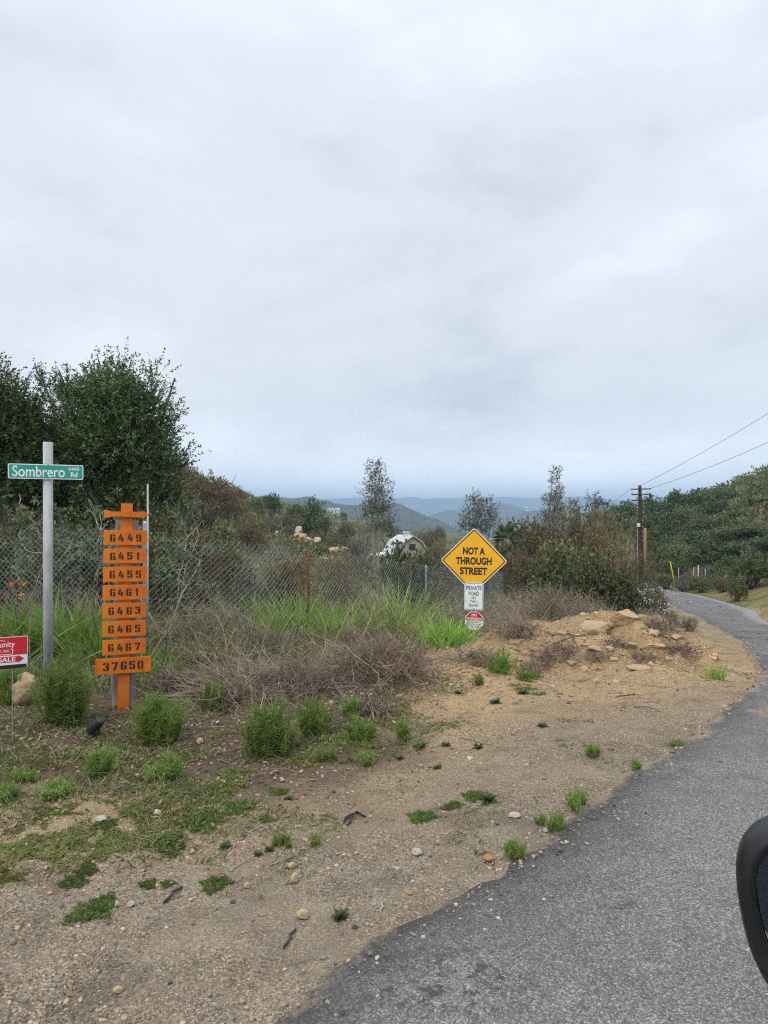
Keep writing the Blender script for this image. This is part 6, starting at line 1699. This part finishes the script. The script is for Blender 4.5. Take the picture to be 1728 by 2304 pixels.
# yellow flower
fx, fy, fz = gp(1036 * D2N, 1667 * D2N)
yf = thing('flower', 'single small yellow flower on the sand', 'flower', (fx, fy, fz))
Acc().add(strands(rng, np.array([[0, 0, -.01]]), np.array([[0, .1, 1.]]), .05, .003, None, 2, True), L_WEED).link('stalk', yf)
a = np.linspace(0, 6.28, 14)[:-1]
Acc().add(leaves(rng, np.repeat([[0, .005, .05]], 13, 0), np.stack([np.cos(a), np.sin(a), .25 + 0 * a], -1), .017, .008), M_YPLAS).link('petals', yf)

# ---- sticks
def stick(label, u0, v0, u1, v1, r_, mat, sd, lift=.01):
    rg_ = np.random.default_rng(sd)
    a = Vector(gp(u0 * D2N, v0 * D2N)); b = Vector(gp(u1 * D2N, v1 * D2N))
    t = tag(MB().tube([(a.lerp(b, k / 6) - a) + Vector((rg_.normal() * r_ * 1.2, rg_.normal() * r_ * 1.2, r_ * .6 + lift * math.sin(k / 6 * 3.14))) for k in range(7)], [r_ * q for q in (.5, .9, 1, 1, .95, .8, .35)], 7).build('stick', mat, None, a, smooth=True), label, 'stick', 'sticks lying on the dirt')
stick('charred grey stick lying on the gravel at the lower left', 350, 1955, 397, 1918, .007, M_CHAR, 1)
stick('dark curved stick left of the dark rosette weed', 612, 2052, 640, 2005, .005, M_CHAR, 2)
stick('dark stick in the middle of the gravel', 735, 1775, 792, 1765, .008, M_CHAR, 3, .02)
stick('second dark stick crossing the one in the middle of the gravel', 748, 1786, 780, 1760, .006, M_CHAR, 4, .02)
stick('pale thin stick standing out on the gravel', 824, 1972, 826, 1950, .005, M_BARKP, 5)
stick('long pale straw on the sand right of the bluish rosette', 495, 1888, 560, 1845, .003, L_STRAW, 6)
stick('pale crooked twig on the edge of the dirt lip', 925, 1455, 963, 1432, .010, M_BARKP, 7, .08)
stick('dark stick on the sand below the bank', 1085, 1440, 1130, 1430, .010, M_CHAR, 8)
stick('dark branch lying along the bank foot', 1330, 1508, 1392, 1505, .007, M_TWIG, 9, .02)
stick('forked dark branch lying on the sand', 1370, 1528, 1430, 1540, .006, M_TWIG, 10, .02)
stick('brown branch across the upper bank', 1180, 1400, 1290, 1372, .010, M_TWIG, 11, .05)
stick('brown branch slanting down the bank', 1225, 1368, 1255, 1412, .012, M_TWIG, 12, .03)
stick('grey stick on the leaf litter below the wide feathery growth', 905 / 1.95, 1640, 520, 1668, .005, M_TWIG, 13)
stick('brown branch over the right of the bank', 1385, 1360, 1450, 1392, .012, M_TWIG, 14, .03)

# ---- grit, litter, twigs: nobody could count them
ico = bmesh.new(); bmesh.ops.create_icosphere(ico, subdivisions=1, radius=1)
IV = np.array([v.co[:] for v in ico.verts]); IF = np.array([[v.index for v in f.verts] for f in ico.faces]); ico.free()
def pebbles(name, n, area, r0, r1, mats, seed, road=False):
    rng = np.random.default_rng(seed); x, y = area(rng, n)
    sd = road_sd(x, y); ok = (sd > -.05) & (fbm(x / .7, y / .7, 207, 3) + .5 * rng.random(len(x)) > .08); ok = ok if not road else (sd < 0)
    x, y = x[ok], y[ok]; n = len(x); z = H(x, y) + (.012 if road else 0)
    r = r0 * (r1 / r0) ** (rng.random(n) ** 4.5)
    sc_ = rng.uniform(.6, 1.25, (n, 1, 3)) * [1, 1, .7]
    a = rng.uniform(0, 6.28, n); c, s = np.cos(a)[:, None], np.sin(a)[:, None]
    V = IV[None] * (1 + rng.normal(0, .13, (n, 12, 1))) * sc_ * r[:, None, None]
    V = np.stack([V[..., 0] * c - V[..., 1] * s, V[..., 0] * s + V[..., 1] * c, V[..., 2]], -1) + np.stack([x, y, z + r * .25], -1)[:, None]
    Fq = (IF[None] + (np.arange(n) * 12)[:, None, None]).reshape(-1, 3)
    mi = np.repeat(rng.integers(0, len(mats), n), len(IF))
    tag(link(name, mesh_np(name, V.reshape(-1, 3), Fq, mats, mi, False)), kind='stuff')
def pebmat(name, cols):
    t = NT(name); isl = t.new('ShaderNodeNewGeometry').outputs['Random Per Island']
    return t.done(t.ramp(isl, [(i / (len(cols) - 1), c) for i, c in enumerate(cols)]), .9, None, .2)
PEB = pebmat('grit', [(.13, .115, .10), (.24, .20, .16), (.33, .27, .20), (.40, .33, .245), (.50, .42, .32), (.34, .235, .145)])
PEB2 = pebmat('dark grit', [(.05, .048, .046), (.12, .11, .10), (.22, .19, .16), (.36, .31, .25)])
def near_dirt(rng, n):
    y = 1.95 + 5.5 * rng.random(n) ** 1.6; x = rng.uniform(-.60, .62, n) * y + rng.normal(0, .1, n)
    return x, y
pebbles('grit', 30000, near_dirt, .0022, .013, [PEB, PEB, PEB, PEB2], 201)
def edge_grit(rng, n):
    P = _L[(_L[:, 1] > 1.5) & (_L[:, 1] < 14)]; P = poly_resample(P, .02); i = rng.integers(0, len(P), n)
    t_ = np.gradient(P, axis=0); t_ = unit(t_)[i]; off = rng.exponential(.13, n)
    return P[i, 0] + t_[:, 1] * off, P[i, 1] - t_[:, 0] * off
pebbles('grit', 5000, edge_grit, .0024, .014, [PEB, PEB2], 205, True)
def bank_dirt(rng, n): return rng.normal(2.4, 1.7, n), rng.normal(8.6, 1.7, n)
pebbles('grit', 5000, bank_dirt, .004, .03, [PEB, PEB], 202)
CLOD = pebmat('clods', [(.34, .23, .125), (.46, .31, .165), (.54, .38, .21), (.40, .28, .16), (.24, .17, .11)])
def clod_dirt(rng, n):
    x = rng.normal(2.6, 1.5, n); y = 8.9 + rng.normal(0, .65, n); return x, y
pebbles('clods', 900, clod_dirt, .010, .062, [CLOD], 204)
def lip_dirt(rng, n): return rng.normal(-.3, 1.0, n), rng.normal(7.1, .5, n)
pebbles('grit', 1800, lip_dirt, .006, .028, [PEB], 203)
rng = np.random.default_rng(301)
n = 3600
x = np.concatenate([rng.normal(-1.9, 1.0, n - 700), rng.normal(-.3, 1.1, 700)]); y = np.concatenate([rng.normal(5.2, .9, n - 700), rng.normal(6.9, .6, 700)])
ok = road_sd(x, y) > .1; x, y = x[ok], y[ok]; n = len(x); z = H(x, y)
d = np.stack([rng.normal(size=n), rng.normal(size=n), rng.normal(.15, .25, n)], -1)
A = Acc().add(leaves(rng, np.stack([x, y, z + .008], -1), d, rng.uniform(.018, .055, n), rng.uniform(.010, .026, n)), L_LITTER)
tag(A.link('leaf_litter'), kind='stuff')
n = 1600
x = np.concatenate([rng.normal(-1.2, 1.5, 500), rng.normal(2.4, 1.4, 1100)]); y = np.concatenate([rng.normal(5.6, 1.0, 500), rng.normal(8.7, 1.0, 1100)])  # bank share raised: extra dark twigs among the litter imitate shadowed clefts
ok = road_sd(x, y) > .1; x, y = x[ok], y[ok]; n = len(x); z = H(x, y)
d = np.stack([rng.normal(size=n), rng.normal(size=n), rng.normal(.06, .12, n)], -1)
A = Acc().add(strands(rng, np.stack([x, y, z + .006], -1), d, rng.uniform(.05, .24, n), rng.uniform(.003, .007, n), rng.normal(size=(n, 3)) * [.2, .2, .05], 4, True, .03, .5), L_DEAD)
tag(A.link('twig_litter'), kind='stuff')
